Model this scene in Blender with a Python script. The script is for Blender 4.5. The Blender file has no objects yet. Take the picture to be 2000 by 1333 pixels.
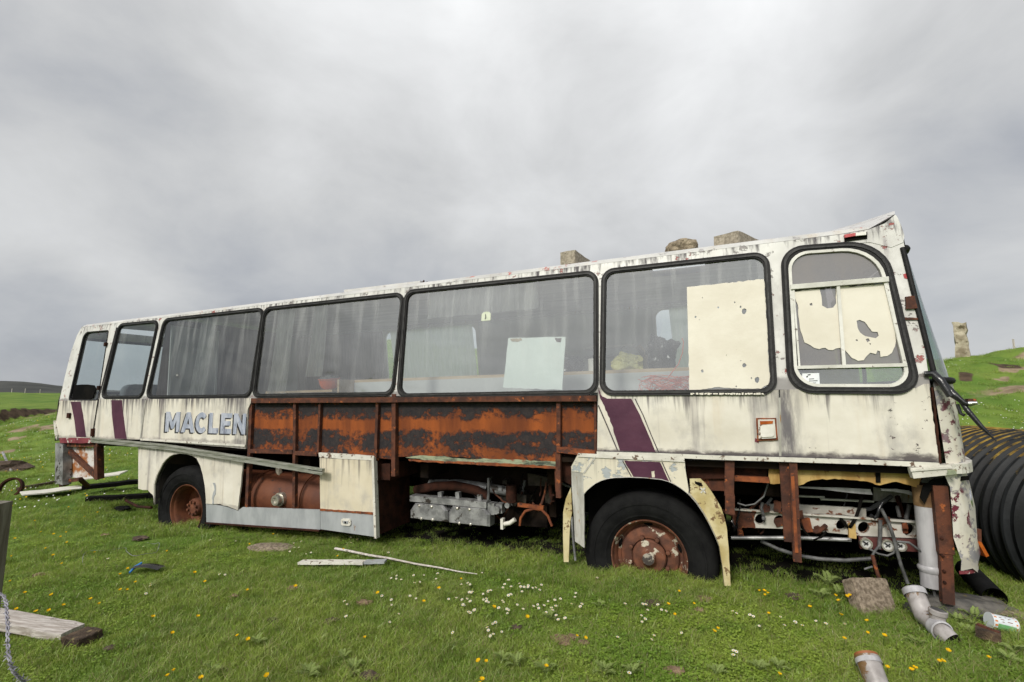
import bpy, bmesh, math, random
import numpy as np
from mathutils import Vector, Matrix, Euler, noise as mnoise
from mathutils.geometry import tessellate_polygon
rng = random.Random(7)
nrg = np.random.default_rng(7)
SC = bpy.context.scene
COL = SC.collection

# ------------------------------------------------------------------ camera, sky, sun, exposure
FPX, HORIZ, EYE = 950.5, 780.56, 1.5
PITCH = math.atan((HORIZ - 666.5) / FPX)
cd = bpy.data.cameras.new('camera')
cd.sensor_width = 36.0
cd.lens = FPX / 2000 * 36.0
cd.clip_end = 6000
cam = bpy.data.objects.new('camera', cd)
COL.objects.link(cam)
cam.location = (0, 0, EYE)
cam.rotation_euler = (math.pi / 2 + PITCH, 0, 0)
SC.camera = cam

vs = SC.view_settings
vs.view_transform = 'Standard'
vs.look = 'None'
vs.exposure = 0.8
vs.gamma = 1.0
vs.use_curve_mapping = False
SC.render.engine = 'CYCLES'
SC.cycles.use_denoising = True
SC.cycles.denoiser = 'OPENIMAGEDENOISE'
SC.cycles.denoising_input_passes = 'RGB_ALBEDO_NORMAL'
SC.cycles.max_bounces = 8
SC.cycles.transparent_max_bounces = 16
SC.cycles.sample_clamp_indirect = 6.0

SUN_DIR = Vector((-0.44, -0.70, 0.62)).normalized()      # towards the sun, behind the camera, veiled by cloud
sl = bpy.data.lights.new('sun', 'SUN')
sl.energy = 1.5
sl.angle = math.radians(11)
sl.color = (1.0, 0.95, 0.87)
sun = bpy.data.objects.new('sun', sl)
COL.objects.link(sun)
sun.rotation_euler = SUN_DIR.to_track_quat('Z', 'Y').to_euler()


class N:
    """A small node-graph writer."""
    def __init__(s, tree):
        s.t = tree

    def nd(s, typ, ins=None, **props):
        n = s.t.nodes.new(typ)
        for k, v in props.items():
            setattr(n, k, v)
        if ins:
            for k, v in ins.items():
                s.put(n.inputs[k], v)
        return n

    def put(s, sock, v):
        if isinstance(v, bpy.types.NodeSocket):
            s.t.links.new(v, sock)
        elif v is not None:
            if sock.type == 'RGBA' and not isinstance(v, (int, float)) and len(v) == 3:
                v = (*v, 1.0)
            sock.default_value = v

    def m(s, op, a, b=None, c=None, clamp=False):
        n = s.nd('ShaderNodeMath', operation=op, use_clamp=clamp)
        for i, v in enumerate((a, b, c)):
            if v is not None:
                s.put(n.inputs[i], v)
        return n.outputs[0]

    def vm(s, op, a, b=None):
        n = s.nd('ShaderNodeVectorMath', operation=op)
        s.put(n.inputs[0], a)
        if b is not None:
            s.put(n.inputs[1], b)
        return n.outputs['Value'] if op == 'DOT_PRODUCT' else n.outputs[0]

    def noise(s, vec, scale, detail=4, rough=.55, dist=0.0):
        n = s.nd('ShaderNodeTexNoise', {'Scale': scale, 'Detail': detail, 'Roughness': rough, 'Distortion': dist})
        if vec is not None:
            s.put(n.inputs['Vector'], vec)
        return n.outputs[0]

    def mix(s, f, a, b, blend='MIX'):
        n = s.nd('ShaderNodeMix', data_type='RGBA', blend_type=blend)
        s.put(n.inputs[0], f)
        s.put(n.inputs[6], a)
        s.put(n.inputs[7], b)
        return n.outputs[2]

    def rng(s, v, a, b, c=0.0, d=1.0, smooth=True):
        n = s.nd('ShaderNodeMapRange', interpolation_type='SMOOTHSTEP' if smooth else 'LINEAR')
        n.clamp = True
        for i, x in enumerate((v, a, b, c, d)):
            s.put(n.inputs[i], x)
        return n.outputs[0]

    def obj(s):
        return s.nd('ShaderNodeTexCoord').outputs['Object']

    def pos(s):
        return s.nd('ShaderNodeNewGeometry').outputs['Position']

    def sep(s, v):
        n = s.nd('ShaderNodeSeparateXYZ')
        s.put(n.inputs[0], v)
        return n.outputs

    def comb(s, x, y, z):
        n = s.nd('ShaderNodeCombineXYZ')
        for i, v in enumerate((x, y, z)):
            s.put(n.inputs[i], v)
        return n.outputs[0]

    def sv(s, v, sc):
        return s.vm('MULTIPLY', v, sc)


def camray(px, py):
    u, v = (px - 1000) / FPX, -(py - 666.5) / FPX
    return np.array([u, math.cos(PITCH) - v * math.sin(PITCH), math.sin(PITCH) + v * math.cos(PITCH)])


def skydir(px, py):
    d = camray(px, py)
    return tuple(d / np.linalg.norm(d))


def build_world():
    w = bpy.data.worlds.new('World')
    SC.world = w
    w.use_nodes = True
    t = w.node_tree
    t.nodes.clear()
    g = N(t)
    sky = g.nd('ShaderNodeTexSky', sky_type='NISHITA')
    sky.sun_disc = False
    sky.sun_elevation = math.asin(SUN_DIR.z)
    sky.sun_rotation = math.atan2(SUN_DIR.x, SUN_DIR.y)
    d = g.nd('ShaderNodeTexCoord').outputs['Generated']
    x, y, z = g.sep(d)
    p = g.comb(g.m('MULTIPLY', x, 1.5), g.m('MULTIPLY', y, 1.5), g.m('MULTIPLY', z, 2.3))
    big = g.noise(p, 1.0, 3, .50, .3)
    mid = g.noise(g.vm('ADD', p, (1.3, 5.2, 2.6)), 2.1, 6, .55, .25)
    v = g.m('ADD', g.m('MULTIPLY', g.m('SUBTRACT', big, .5), .16), g.m('MULTIPLY', g.m('SUBTRACT', mid, .5), .33))
    v = g.m('ADD', v, .282)
    # broad banks of thicker and thinner cloud
    for (px, py, r, a) in ((930, 60, 30, .20), (760, 190, 13, .10), (1250, 120, 24, .09), (1700, 160, 22, .12), (480, 430, 21, -.16), (1050, 480, 20, -.07), (90, 230, 15, -.04),
                           (330, 130, 20, .05), (120, 30, 20, .09), (1420, 420, 18, -.12), (120, 430, 10, .08), (60, 600, 12, .06), (1950, 380, 10, -.07), (1900, 590, 9, .05)):
        dt = g.vm('DOT_PRODUCT', d, skydir(px, py))
        v = g.m('ADD', v, g.m('MULTIPLY', g.rng(dt, math.cos(math.radians(r * 1.5)), 1.0), a * .70))
    for dd, r, a in (((-.93, -.33, .14), 17, -.17), ((-.80, -.48, .34), 9, .12), ((-.60, -.76, .22), 13, -.16), ((-.36, -.88, .20), 11, -.13)):  # unseen cloud bands behind the camera, added for the window reflections
        dt = g.vm('DOT_PRODUCT', d, tuple(Vector(dd).normalized()))
        v = g.m('ADD', v, g.m('MULTIPLY', g.rng(dt, math.cos(math.radians(r * 1.5)), 1.0), a))
    v = g.m('ADD', v, g.m('MULTIPLY', g.rng(g.vm('DOT_PRODUCT', d, tuple(SUN_DIR)), .55, 1.0), .85))     # thin cloud in front of the sun
    v = g.m('MAXIMUM', v, .10)
    tint = g.mix(g.rng(v, .17, .38), (.90, .955, 1.075), (.985, .995, 1.0))
    cloud = g.mix(1.0, g.comb(v, v, v), tint, 'MULTIPLY')
    cloud = g.vm('SCALE', cloud)
    cloud.node.inputs['Scale'].default_value = 10.0
    c = g.mix(.965, sky.outputs[0], cloud)
    bg = g.nd('ShaderNodeBackground', {'Color': c, 'Strength': 0.1})
    o = g.nd('ShaderNodeOutputWorld')
    t.links.new(bg.outputs[0], o.inputs[0])


build_world()

# ------------------------------------------------------------------ where the coach stands (measured from the photograph)
BR = Matrix.Rotation(-.3964, 3, 'Z') @ Matrix.Rotation(-.0152, 3, 'Y') @ Matrix.Rotation(.0162, 3, 'X')
BT = Vector((-4.5332, 6.1061, -1.8026 + EYE))
BRn = np.array(BR)
EYE_L = BRn.T @ (np.array((0, 0, EYE)) - np.array(BT))
ZW = 1.78          # waist height on the coach, above it the side leans in
TILT = .135


def sd(px, py, off=0.0):
    """A point of the upright lower side (y = off, in the coach's own axes) seen at a photo position."""
    d = BRn.T @ camray(px, py)
    t = (off - EYE_L[1]) / d[1]
    return Vector(EYE_L + t * d)


def up(px, py, off=0.0):
    """The same on the upper side, which leans inwards."""
    d = BRn.T @ camray(px, py)
    t = (off + TILT * (EYE_L[2] - ZW) - EYE_L[1]) / (d[1] - TILT * d[2])
    return Vector(EYE_L + t * d)


def world(P):
    return BR @ Vector(P) + BT


# ------------------------------------------------------------------ terrain height
def sm(a, b, x):
    t = np.clip((x - a) / (b - a), 0, 1)
    return t * t * (3 - 2 * t)


PROF = np.array([(-3000, 1.5), (-400, 1.7), (0, 2.0), (140, 2.2), (300, 2.1), (560, 3.4), (720, 4.3), (900, 4.0), (1100, 3.6), (1300, 3.7), (1500, 3.9), (1700, 3.85), (1845, 3.42), (1900, 3.55), (2000, 3.72), (2300, 4.3), (4000, 2.5)])


def vnoise(x, y, s, seed=0):
    X, Y = x * s + seed * 17.3, y * s + seed * 7.9
    i, j = np.floor(X), np.floor(Y)
    f, h = X - i, Y - j
    f, h = f * f * (3 - 2 * f), h * h * (3 - 2 * h)
    def H(a, b):
        q = np.sin(a * 127.1 + b * 311.7 + seed * 3.3) * 43758.5453
        return q - np.floor(q)
    return (H(i, j) * (1 - f) + H(i + 1, j) * f) * (1 - h) + (H(i, j + 1) * (1 - f) + H(i + 1, j + 1) * f) * h - .5


def zt(x, y):
    x, y = np.asarray(x, float), np.asarray(y, float)
    s = x * .9225 - y * .3861
    z0 = .098 + .0228 * np.clip(s + 2.9, -9, 9)
    yy = np.maximum(y, .5)
    px = 1000 + 950 * np.clip(x / yy, -4, 3.5)
    front = sm(-.5, 3.0, y)
    r = np.hypot(x, y)
    hill = np.interp(px, PROF[:, 0], PROF[:, 1])
    right = sm(250, 620, px)
    # right and centre: a grassy slope rising behind the coach
    rise_r = sm(6.5, 25, y) * (hill - z0)
    # left: a gentle field, an eroded bank, a flat field above it
    ybank = 22.5 + np.clip(px, -600, 400) * .035 + vnoise(x, y, .22, 4) * .8
    lo_ = np.clip(.38 + .0040 * px, .05, 1.1)
    bk_ = np.clip(.66 - .0028 * px, .25, .8)
    rise_l = lo_ * sm(8, 21, y) + bk_ * sm(ybank, ybank + .6, y) + (2.45 - lo_ - bk_) * sm(ybank + 2, 62, y)
    z = z0 + front * (rise_r * right + rise_l * (1 - right))
    # scars on the right slope
    z = z - .30 * sm(.66, .85, vnoise(x, y, .22, 9) + .5) * sm(13, 17, y) * right
    z = z + sm(4, 12, r) * (vnoise(x, y, .30, 1) * .22 + vnoise(x, y, .9, 2) * .08) + vnoise(x, y, 1.7, 3) * .045 + vnoise(x, y, 5, 5) * .018
    z = z + right * sm(8, 13, y) * (vnoise(x, y, .8, 61) * .38 + vnoise(x, y, 2.1, 62) * .16)
    # a turfy lip on the skyline to the right
    z = z + .28 * np.exp(-((x - 23.6) / 2.2) ** 2 - ((y - 22.8) / 1.3) ** 2)
    z = z - sm(70, 300, r) * 2.0
    # an unseen rough hill, added behind and left of the camera for the window reflections
    z = z + sm(-.12, .35, -y / np.maximum(r, .1)) * sm(.2, .6, -x / np.maximum(r, .1)) * sm(22, 85, r) * (1 - sm(180, 500, r)) * (15 + 16 * vnoise(x, y, .035, 51) + 6 * vnoise(x, y, .11, 52))
    return z


def gp(px, py):
    """The point of the ground seen at a photo position."""
    d = camray(px, py)
    t = .8
    prev = t
    while t < 400:
        P = np.array((0, 0, EYE)) + t * d
        if P[2] < zt(P[0], P[1]):
            lo, hi = prev, t
            for _ in range(30):
                mdl = (lo + hi) / 2
                P = np.array((0, 0, EYE)) + mdl * d
                if P[2] < zt(P[0], P[1]):
                    hi = mdl
                else:
                    lo = mdl
            return Vector(P)
        prev = t
        t *= 1.012
    return Vector(np.array((0, 0, EYE)) + t * d)


# ------------------------------------------------------------------ mesh helpers
class MB:
    def __init__(s):
        s.v, s.f, s.mi, s.cur = [], [], [], 0

    def add(s, vs_, fs):
        b = len(s.v)
        s.v += [tuple(q) for q in vs_]
        for q in fs:
            s.f.append(tuple(b + i for i in q))
            s.mi.append(s.cur)
        return s

    def box(s, c, size, rot=None, jit=0.0):
        hx, hy, hz = size[0] / 2, size[1] / 2, size[2] / 2
        vs_ = [Vector((sx * hx, sy * hy, sz * hz)) for sx in (-1, 1) for sy in (-1, 1) for sz in (-1, 1)]
        if jit:
            vs_ = [v + Vector((rng.uniform(-jit, jit), rng.uniform(-jit, jit), rng.uniform(-jit, jit))) for v in vs_]
        if rot is not None:
            vs_ = [rot @ v for v in vs_]
        vs_ = [v + Vector(c) for v in vs_]
        return s.add(vs_, [(0, 1, 3, 2), (4, 6, 7, 5), (0, 4, 5, 1), (2, 3, 7, 6), (0, 2, 6, 4), (1, 5, 7, 3)])

    def bar(s, a, b, w, t, upv=(0, 1, 0)):
        """A rectangular bar from a to b; w across, t along upv."""
        a, b = Vector(a), Vector(b)
        d = (b - a).normalized()
        u = Vector(upv)
        u = (u - d * u.dot(d)).normalized()
        n = d.cross(u)
        vs_ = []
        for P in (a, b):
            for i, j in ((-1, -1), (1, -1), (1, 1), (-1, 1)):
                vs_.append(P + n * (i * w / 2) + u * (j * t / 2))
        return s.add(vs_, [(0, 1, 2, 3), (7, 6, 5, 4), (0, 4, 5, 1), (1, 5, 6, 2), (2, 6, 7, 3), (3, 7, 4, 0)])

    def plate(s, pts, inward, holes=()):
        """A sheet of the outline pts (3-D, near-planar) with holes, given depth along inward."""
        pts = [Vector(p) for p in pts]
        holes = [[Vector(p) for p in h] for h in holes]
        allp = pts[:]
        for h in holes:
            allp += h
        tris = tessellate_polygon([pts] + holes)
        iw = Vector(inward)
        n = len(allp)
        vs_ = allp + [p + iw for p in allp]
        fs = [tuple(t) for t in tris] + [(t[2] + n, t[1] + n, t[0] + n) for t in tris]
        b = 0
        for lp in [pts] + holes:
            k = len(lp)
            for i in range(k):
                j = (i + 1) % k
                fs.append((b + i, b + j, n + b + j, n + b + i))
            b += k
        return s.add(vs_, fs)

    def ring(s, outer, inner, inward):
        n = len(outer)
        iw = Vector(inward)
        o, i_ = [Vector(p) for p in outer], [Vector(p) for p in inner]
        vs_ = o + i_ + [p + iw for p in o] + [p + iw for p in i_]
        fs = []
        for k in range(n):
            j = (k + 1) % n
            fs += [(k, j, n + j, n + k), (2 * n + j, 2 * n + k, 3 * n + k, 3 * n + j), (k, 2 * n + k, 2 * n + j, j), (n + k, n + j, 3 * n + j, 3 * n + k)]
        return s.add(vs_, fs)

    def tube(s, pts, r, n=8, cap=True):
        pts = [Vector(p) for p in pts]
        rs = r if isinstance(r, (list, tuple)) else [r] * len(pts)
        vs_, fs = [], []
        ref = None
        for i, P in enumerate(pts):
            a, b = pts[max(i - 1, 0)], pts[min(i + 1, len(pts) - 1)]
            d = (b - a).normalized()
            if ref is None:
                ref = Vector((0, 0, 1)) if abs(d.z) < .9 else Vector((1, 0, 0))
            u = (ref - d * ref.dot(d)).normalized()
            ref = u
            w = d.cross(u)
            for k in range(n):
                a_ = 2 * math.pi * k / n
                vs_.append(P + (u * math.cos(a_) + w * math.sin(a_)) * rs[i])
        for i in range(len(pts) - 1):
            for k in range(n):
                j = (k + 1) % n
                fs.append((i * n + k, i * n + j, (i + 1) * n + j, (i + 1) * n + k))
        if cap:
            fs += [tuple(range(n))[::-1], tuple((len(pts) - 1) * n + k for k in range(n))]
        return s.add(vs_, fs)

    def lathe(s, prof, c, axis=(0, 1, 0), n=40, closed=False):
        """prof: (radius, distance along axis)."""
        ax = Vector(axis).normalized()
        u = ax.orthogonal().normalized()
        w = ax.cross(u)
        c = Vector(c)
        vs_, fs = [], []
        for (r, h) in prof:
            for k in range(n):
                a = 2 * math.pi * k / n
                vs_.append(c + ax * h + (u * math.cos(a) + w * math.sin(a)) * r)
        m_ = len(prof)
        for i in range(m_ if closed else m_ - 1):
            i2 = (i + 1) % m_
            for k in range(n):
                j = (k + 1) % n
                fs.append((i * n + k, i * n + j, i2 * n + j, i2 * n + k))
        return s.add(vs_, fs)

    def grid(s, rows):
        nr, nc = len(rows), len(rows[0])
        return s.add([p for r in rows for p in r], [(i * nc + j, i * nc + j + 1, (i + 1) * nc + j + 1, (i + 1) * nc + j) for i in range(nr - 1) for j in range(nc - 1)])

    def mesh(s, name, mats, smooth=None, fix=True):
        me = bpy.data.meshes.new(name)
        me.from_pydata(s.v, [], s.f)
        for m_ in (mats if isinstance(mats, (list, tuple)) else [mats]):
            me.materials.append(m_)
        me.polygons.foreach_set('material_index', s.mi)
        if fix:
            bm = bmesh.new()
            bm.from_mesh(me)
            bmesh.ops.recalc_face_normals(bm, faces=bm.faces)
            bm.to_mesh(me)
            bm.free()
        if smooth is not None:
            me.shade_smooth()
            me.set_sharp_from_angle(angle=math.radians(smooth))
        me.update()
        return me

    def build(s, name, mats, parent=None, smooth=None, fix=True, label=None):
        o = bpy.data.objects.new(name, s.mesh(name, mats, smooth, fix))
        COL.objects.link(o)
        if parent is not None:
            o.parent = parent
        if label:
            o['label'] = label
        return o


def tag(o, label=None, cat=None, group=None, kind=None):
    for k, v in (('label', label), ('category', cat), ('group', group), ('kind', kind)):
        if v:
            o[k] = v
    return o


def empty(name, loc, label=None, cat=None, group=None, rot=(0, 0, 0)):
    o = bpy.data.objects.new(name, None)
    o.empty_display_size = .2
    COL.objects.link(o)
    o.location = loc
    o.rotation_euler = rot
    return tag(o, label, cat, group)


def at_origin(o, loc):
    """Move a world-built mesh's origin to its base."""
    loc = Vector(loc)
    o.data.transform(Matrix.Translation(-loc))
    o.location = loc
    return o


def ragged(pts, step, amp, closed=True, rg=None):
    """Subdivide a 2-D outline and roughen it."""
    rg = rg or rng
    out = []
    n = len(pts)
    for i in range(n if closed else n - 1):
        a, b = pts[i], pts[(i + 1) % n]
        L = math.hypot(b[0] - a[0], b[1] - a[1])
        k = max(1, int(L / step))
        for q in range(k):
            t = q / k
            j = amp if q else amp * .4
            out.append((a[0] + (b[0] - a[0]) * t + rg.uniform(-j, j), a[1] + (b[1] - a[1]) * t + rg.uniform(-j, j)))
    if not closed:
        out.append(pts[-1])
    return out


def inset(q, d):
    """Inset a convex polygon (2-D)."""
    n = len(q)
    area = sum(q[i][0] * q[(i + 1) % n][1] - q[(i + 1) % n][0] * q[i][1] for i in range(n))
    sg = 1 if area > 0 else -1
    ls = []
    for i in range(n):
        a, b = q[i], q[(i + 1) % n]
        dx, dy = b[0] - a[0], b[1] - a[1]
        L = math.hypot(dx, dy)
        nx, ny = -dy / L * sg, dx / L * sg
        ls.append(((a[0] + nx * d, a[1] + ny * d), (dx / L, dy / L)))
    out = []
    for i in range(n):
        (p, u), (r, v) = ls[i - 1], ls[i]
        den = u[0] * v[1] - u[1] * v[0]
        t = ((r[0] - p[0]) * v[1] - (r[1] - p[1]) * v[0]) / den
        out.append((p[0] + u[0] * t, p[1] + u[1] * t))
    return out


def rounded(q, rad, n=7):
    """Round the corners of a polygon (2-D); rad one number or one per corner."""
    out = []
    m_ = len(q)
    rr = rad if isinstance(rad, (list, tuple)) else [rad] * m_
    for i in range(m_):
        p, a, b = Vector(q[i]), Vector(q[i - 1]), Vector(q[(i + 1) % m_])
        u, v = (a - p).normalized(), (b - p).normalized()
        h = u.angle(v) / 2
        t = rr[i] / math.tan(h)
        t = min(t, (a - p).length * .48, (b - p).length * .48)
        r = t * math.tan(h)
        c = p + (u + v).normalized() * (r / math.sin(h))
        s_, e = p + u * t - c, p + v * t - c
        a0, a1 = math.atan2(s_.y, s_.x), math.atan2(e.y, e.x)
        da = (a1 - a0 + math.pi) % (2 * math.pi) - math.pi
        for k in range(n + 1):
            A = a0 + da * k / n
            out.append((c.x + r * math.cos(A), c.y + r * math.sin(A)))
    return out


def lump(name, mat, size, seed, sub=3, rough=.25, flat=0.0, parent=None):
    bm = bmesh.new()
    bmesh.ops.create_icosphere(bm, subdivisions=sub, radius=1)
    for v in bm.verts:
        n_ = mnoise.fractal(v.co * 1.4 + Vector((seed, seed * 2, 0)), 1.0, 2.0, 4)
        v.co *= 1 + rough * n_
        if flat and v.co.z < -flat:
            v.co.z = -flat
        v.co = Vector((v.co.x * size[0], v.co.y * size[1], v.co.z * size[2]))
    me = bpy.data.meshes.new(name)
    bm.to_mesh(me)
    bm.free()
    me.materials.append(mat)
    o = bpy.data.objects.new(name, me)
    COL.objects.link(o)
    if parent:
        o.parent = parent
    return o


# ------------------------------------------------------------------ materials
def newmat(name):
    m_ = bpy.data.materials.new(name)
    m_.use_nodes = True
    t = m_.node_tree
    t.nodes.clear()
    g = N(t)
    out = g.nd('ShaderNodeOutputMaterial')
    return m_, g, out


def finish(g, out, col, rough=.6, metal=0.0, bump=None, bdist=.01, spec=.5, normal=None):
    b = g.nd('ShaderNodeBsdfPrincipled', {'Base Color': col, 'Roughness': rough, 'Metallic': metal})
    b.inputs['Specular IOR Level'].default_value = spec
    if bump is not None:
        bn = g.nd('ShaderNodeBump', {'Height': bump, 'Distance': bdist, 'Strength': .7})
        g.t.links.new(bn.outputs[0], b.inputs['Normal'])
    g.t.links.new(b.outputs[0], out.inputs[0])
    return b


def speck(name, a, b, scale=8, rough=.7, metal=0.0, lo=.35, hi=.65, stretch=(1, 1, 1), bump=.004, c=None, cs=20, cth=.62, spec=.4, detail=6):
    """Two colours mottled, a third in specks."""
    m_, g, out = newmat(name)
    o = g.sv(g.obj(), stretch)
    n1 = g.noise(o, scale, detail, .6)
    col = g.mix(g.rng(n1, lo, hi), a, b)
    if c is not None:
        n2 = g.noise(g.vm('ADD', o, (3.1, 7.7, 1.3)), cs, 6, .65)
        col = g.mix(g.rng(n2, cth, cth + .05), col, c)
    finish(g, out, col, rough, metal, g.noise(o, scale * 4, 4, .6) if bump else None, bump or .01, spec)
    return m_


def paint(name, a, b, ztop=1.79, streak=.5, slen=.30, chips=.64, zbot=1.30, botdirt=.5, chipcols=((.33, .33, .34), (.10, .02, .03)), scale=1.0, warm=(.45, .30, .13), warmth=.25, lowrust=0.0, stains=(), chipx=None):
    """Old coach paint: mottled, streaked with black run-off below the windows, dirty along its bottom edge, chipped through to primer."""
    m_, g, out = newmat(name)
    o = g.obj()
    x, y, z = g.sep(o)
    col = g.mix(g.rng(g.noise(o, 2.2, 5, .6), .3, .7), a, b)
    col = g.mix(g.m('MULTIPLY', g.rng(g.noise(g.sv(o, (9, 9, .8)), 1.0, 5, .6), .52, .78), warmth), col, warm)
    col = g.mix(g.m('MULTIPLY', g.rng(g.noise(g.sv(o, (3.2, 3.2, 2.2)), 1.0, 8, .68), .48, .68), .55), col, (.33, .315, .30))
    # run-off: narrow columns that start at the window and fade at their own length
    colx = g.noise(g.comb(g.m('MULTIPLY', x, 26.0), g.m('MULTIPLY', y, 26.0), g.m('MULTIPLY', z, 1.1)), 1.0, 4, .65)
    colb = g.noise(g.comb(g.m('MULTIPLY', x, 3.0), 0.0, 3.3), 1.0, 3, .6)
    fall = g.m('DIVIDE', g.m('SUBTRACT', ztop, z), slen)           # 0 at the top, 1 at slen below
    fall = g.m('MAXIMUM', fall, 0.0)
    s1 = g.m('SUBTRACT', g.m('ADD', colx, g.m('MULTIPLY', colb, .45)), g.m('MULTIPLY', fall, .36))
    st = g.m('MULTIPLY', g.rng(s1, .60, .86), streak, clamp=True)
    col = g.mix(st, col, (.060, .050, .058))
    # long faint columns
    lf = g.noise(g.comb(g.m('MULTIPLY', x, 9.0), g.m('MULTIPLY', y, 9.0), g.m('MULTIPLY', z, .35)), 1.0, 5, .6)
    col = g.mix(g.m('MULTIPLY', g.rng(lf, .58, .74), streak * .75), col, (.17, .145, .15))
    # dirt along the bottom edge
    bd = g.rng(z, zbot + .10, zbot - .01)
    bd = g.m('MULTIPLY', g.rng(g.m('ADD', g.noise(g.sv(o, (5, 5, 9)), 1.0, 5, .65), g.m('MULTIPLY', bd, .55)), .74, 1.0), botdirt * 1.0)
    col = g.mix(bd, col, (.10, .085, .085))
    if lowrust:
        lr = g.rng(g.m('ADD', g.noise(g.sv(o, (7, 7, 5)), 1.0, 6, .65), g.m('MULTIPLY', g.rng(z, zbot + .12, zbot), .4)), .72, .86)
        col = g.mix(g.m('MULTIPLY', lr, lowrust), col, (.17, .06, .022))
    for sx_, sw_, sa_ in stains:
        sd_ = g.m('DIVIDE', g.m('ABSOLUTE', g.m('SUBTRACT', g.m('ADD', x, g.m('MULTIPLY', g.m('SUBTRACT', lf, .5), .10)), sx_)), sw_)
        sn = g.m('MULTIPLY', g.rng(sd_, 1.0, .15), g.rng(g.noise(g.sv(o, (14, 14, 3)), 1.0, 5, .65), .30, .62))
        col = g.mix(g.m('MULTIPLY', sn, sa_), col, (.105, .095, .105))
    # chips
    cn = g.noise(g.sv(o, (11 * scale, 11 * scale, 14 * scale)), 1.0, 9, .70)
    cc = g.mix(g.rng(g.noise(o, 3.1, 2), .45, .55), chipcols[0], chipcols[1])
    if chipx:
        cn = g.m('ADD', cn, g.rng(x, chipx[0], chipx[1], 0.0, chipx[2]))
    chip = g.rng(cn, chips, chips + .025)
    col = g.mix(chip, col, cc)
    h = g.m('SUBTRACT', g.m('ADD', g.m('MULTIPLY', g.noise(o, 7, 4), .5), g.m('MULTIPLY', g.noise(g.sv(o, (2.6, 2.6, 3.4)), 1.0, 2, .5), 3.0)), g.m('MULTIPLY', chip, .5))
    finish(g, out, col, g.rng(st, 0, 1, .40, .75), 0, h, .007, .45)
    return m_


CREAM_A, CREAM_B = (.575, .535, .45), (.68, .645, .565)
M = {}
M['cream'] = paint('cream_paint', CREAM_A, CREAM_B, streak=1.0, chips=.685, slen=.36, stains=((.02, .07, .8), (1.72, .12, .7), (.75, .05, .45), (-.9, .05, .4)))
M['cream_plain'] = speck('cream_window_paint', (.56, .52, .425), (.63, .595, .50), 2.2, .5, c=(.42, .36, .27), cs=40, cth=.70)
M['cream_front'] = paint('cream_paint_front', CREAM_A, CREAM_B, streak=.85, chips=.685, botdirt=1.0, slen=.30, stains=((7.0, .11, .95), (5.9, .05, .25), (7.55, .07, .4), (6.85, .09, .4)), chipx=(7.2, 7.85, .085), chipcols=((.06, .055, .055), (.12, .09, .085)))
M['cream_skirt'] = paint('cream_paint_skirt', CREAM_A, CREAM_B, ztop=1.30, streak=.7, chips=.665, zbot=.60, botdirt=.4, slen=.5)
M['cream_locker'] = paint('cream_paint_locker', (.56, .50, .37), (.63, .57, .44), ztop=1.22, streak=.75, chips=.70, zbot=.62, botdirt=.1, slen=.7, lowrust=.9)
M['white_shell'] = paint('white_shell_paint', (.53, .52, .485), (.64, .63, .595), ztop=2.90, streak=.95, chips=.59, zbot=1.80, botdirt=.7, slen=.34, chipcols=((.20, .18, .17), (.27, .07, .06)), warm=(.42, .38, .30))
M['roof_white'] = paint('roof_white_paint', (.42, .415, .40), (.56, .55, .53), ztop=3.2, streak=.5, chips=.60, zbot=2.7, botdirt=.0, chipcols=((.35, .33, .33), (.45, .14, .12)))
M['front_corner'] = paint('front_corner_paint', CREAM_A, CREAM_B, ztop=1.8, streak=.45, chips=.525, zbot=.70, botdirt=.35, chipcols=((.30, .285, .30), (.13, .018, .035)), scale=.75)
M['fender'] = paint('fender_paint', (.55, .52, .42), (.64, .59, .47), ztop=1.30, streak=.25, chips=.55, zbot=.7, botdirt=.1, chipcols=((.36, .38, .39), (.33, .36, .36)), scale=.8, slen=.3)
M['yellow_guard'] = speck('ochre_paint', (.40, .32, .14), (.55, .48, .28), 6, .65, c=(.15, .09, .04), cs=14, cth=.565)
M['grey_guard'] = speck('dull_grey_paint', (.30, .29, .25), (.43, .42, .38), 5, .6, stretch=(6, 6, 1), c=(.26, .15, .06), cs=5, cth=.60)
M['yellow_inner'] = speck('yellowed_inner_panel', (.36, .21, .06), (.52, .36, .13), 5, .7, stretch=(3, 3, 1), c=(.20, .075, .025), cs=7, cth=.60)
M['rust_post'] = speck('rusty_steel', (.042, .016, .010), (.105, .034, .016), 14, .85, c=(.30, .085, .022), cs=18, cth=.60)
M['rust_bright'] = speck('bright_rust', (.12, .034, .014), (.27, .075, .020), 11, .85, c=(.06, .025, .018), cs=14, cth=.58)
M['rust_dark'] = speck('dark_rust', (.020, .009, .006), (.050, .018, .011), 10, .9, spec=.15)
M['black_rubber'] = speck('black_rubber', (.006, .006, .006), (.014, .013, .013), 10, .6, c=(.08, .075, .07), cs=30, cth=.70, spec=.22)
M['filler'] = speck('dull_rubber_filler', (.014, .014, .013), (.035, .034, .033), 14, .5, spec=.25)
M['tyre'] = speck('tyre_rubber', (.0065, .0065, .0068), (.012, .012, .012), 8, .85, c=(.05, .047, .043), cs=22, cth=.72, spec=.12)
M['dark'] = speck('black_and_shade', (.004, .004, .004), (.009, .008, .007), 5, .95, spec=.05)  # near-black, for black parts and for sheets that paint in shade
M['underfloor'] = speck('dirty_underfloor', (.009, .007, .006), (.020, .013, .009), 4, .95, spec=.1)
M['skirt_grey'] = speck('grey_skirt_paint', (.26, .275, .28), (.35, .365, .37), 3, .55, stretch=(2, 2, .8), c=(.20, .10, .04), cs=6, cth=.66)
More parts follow.
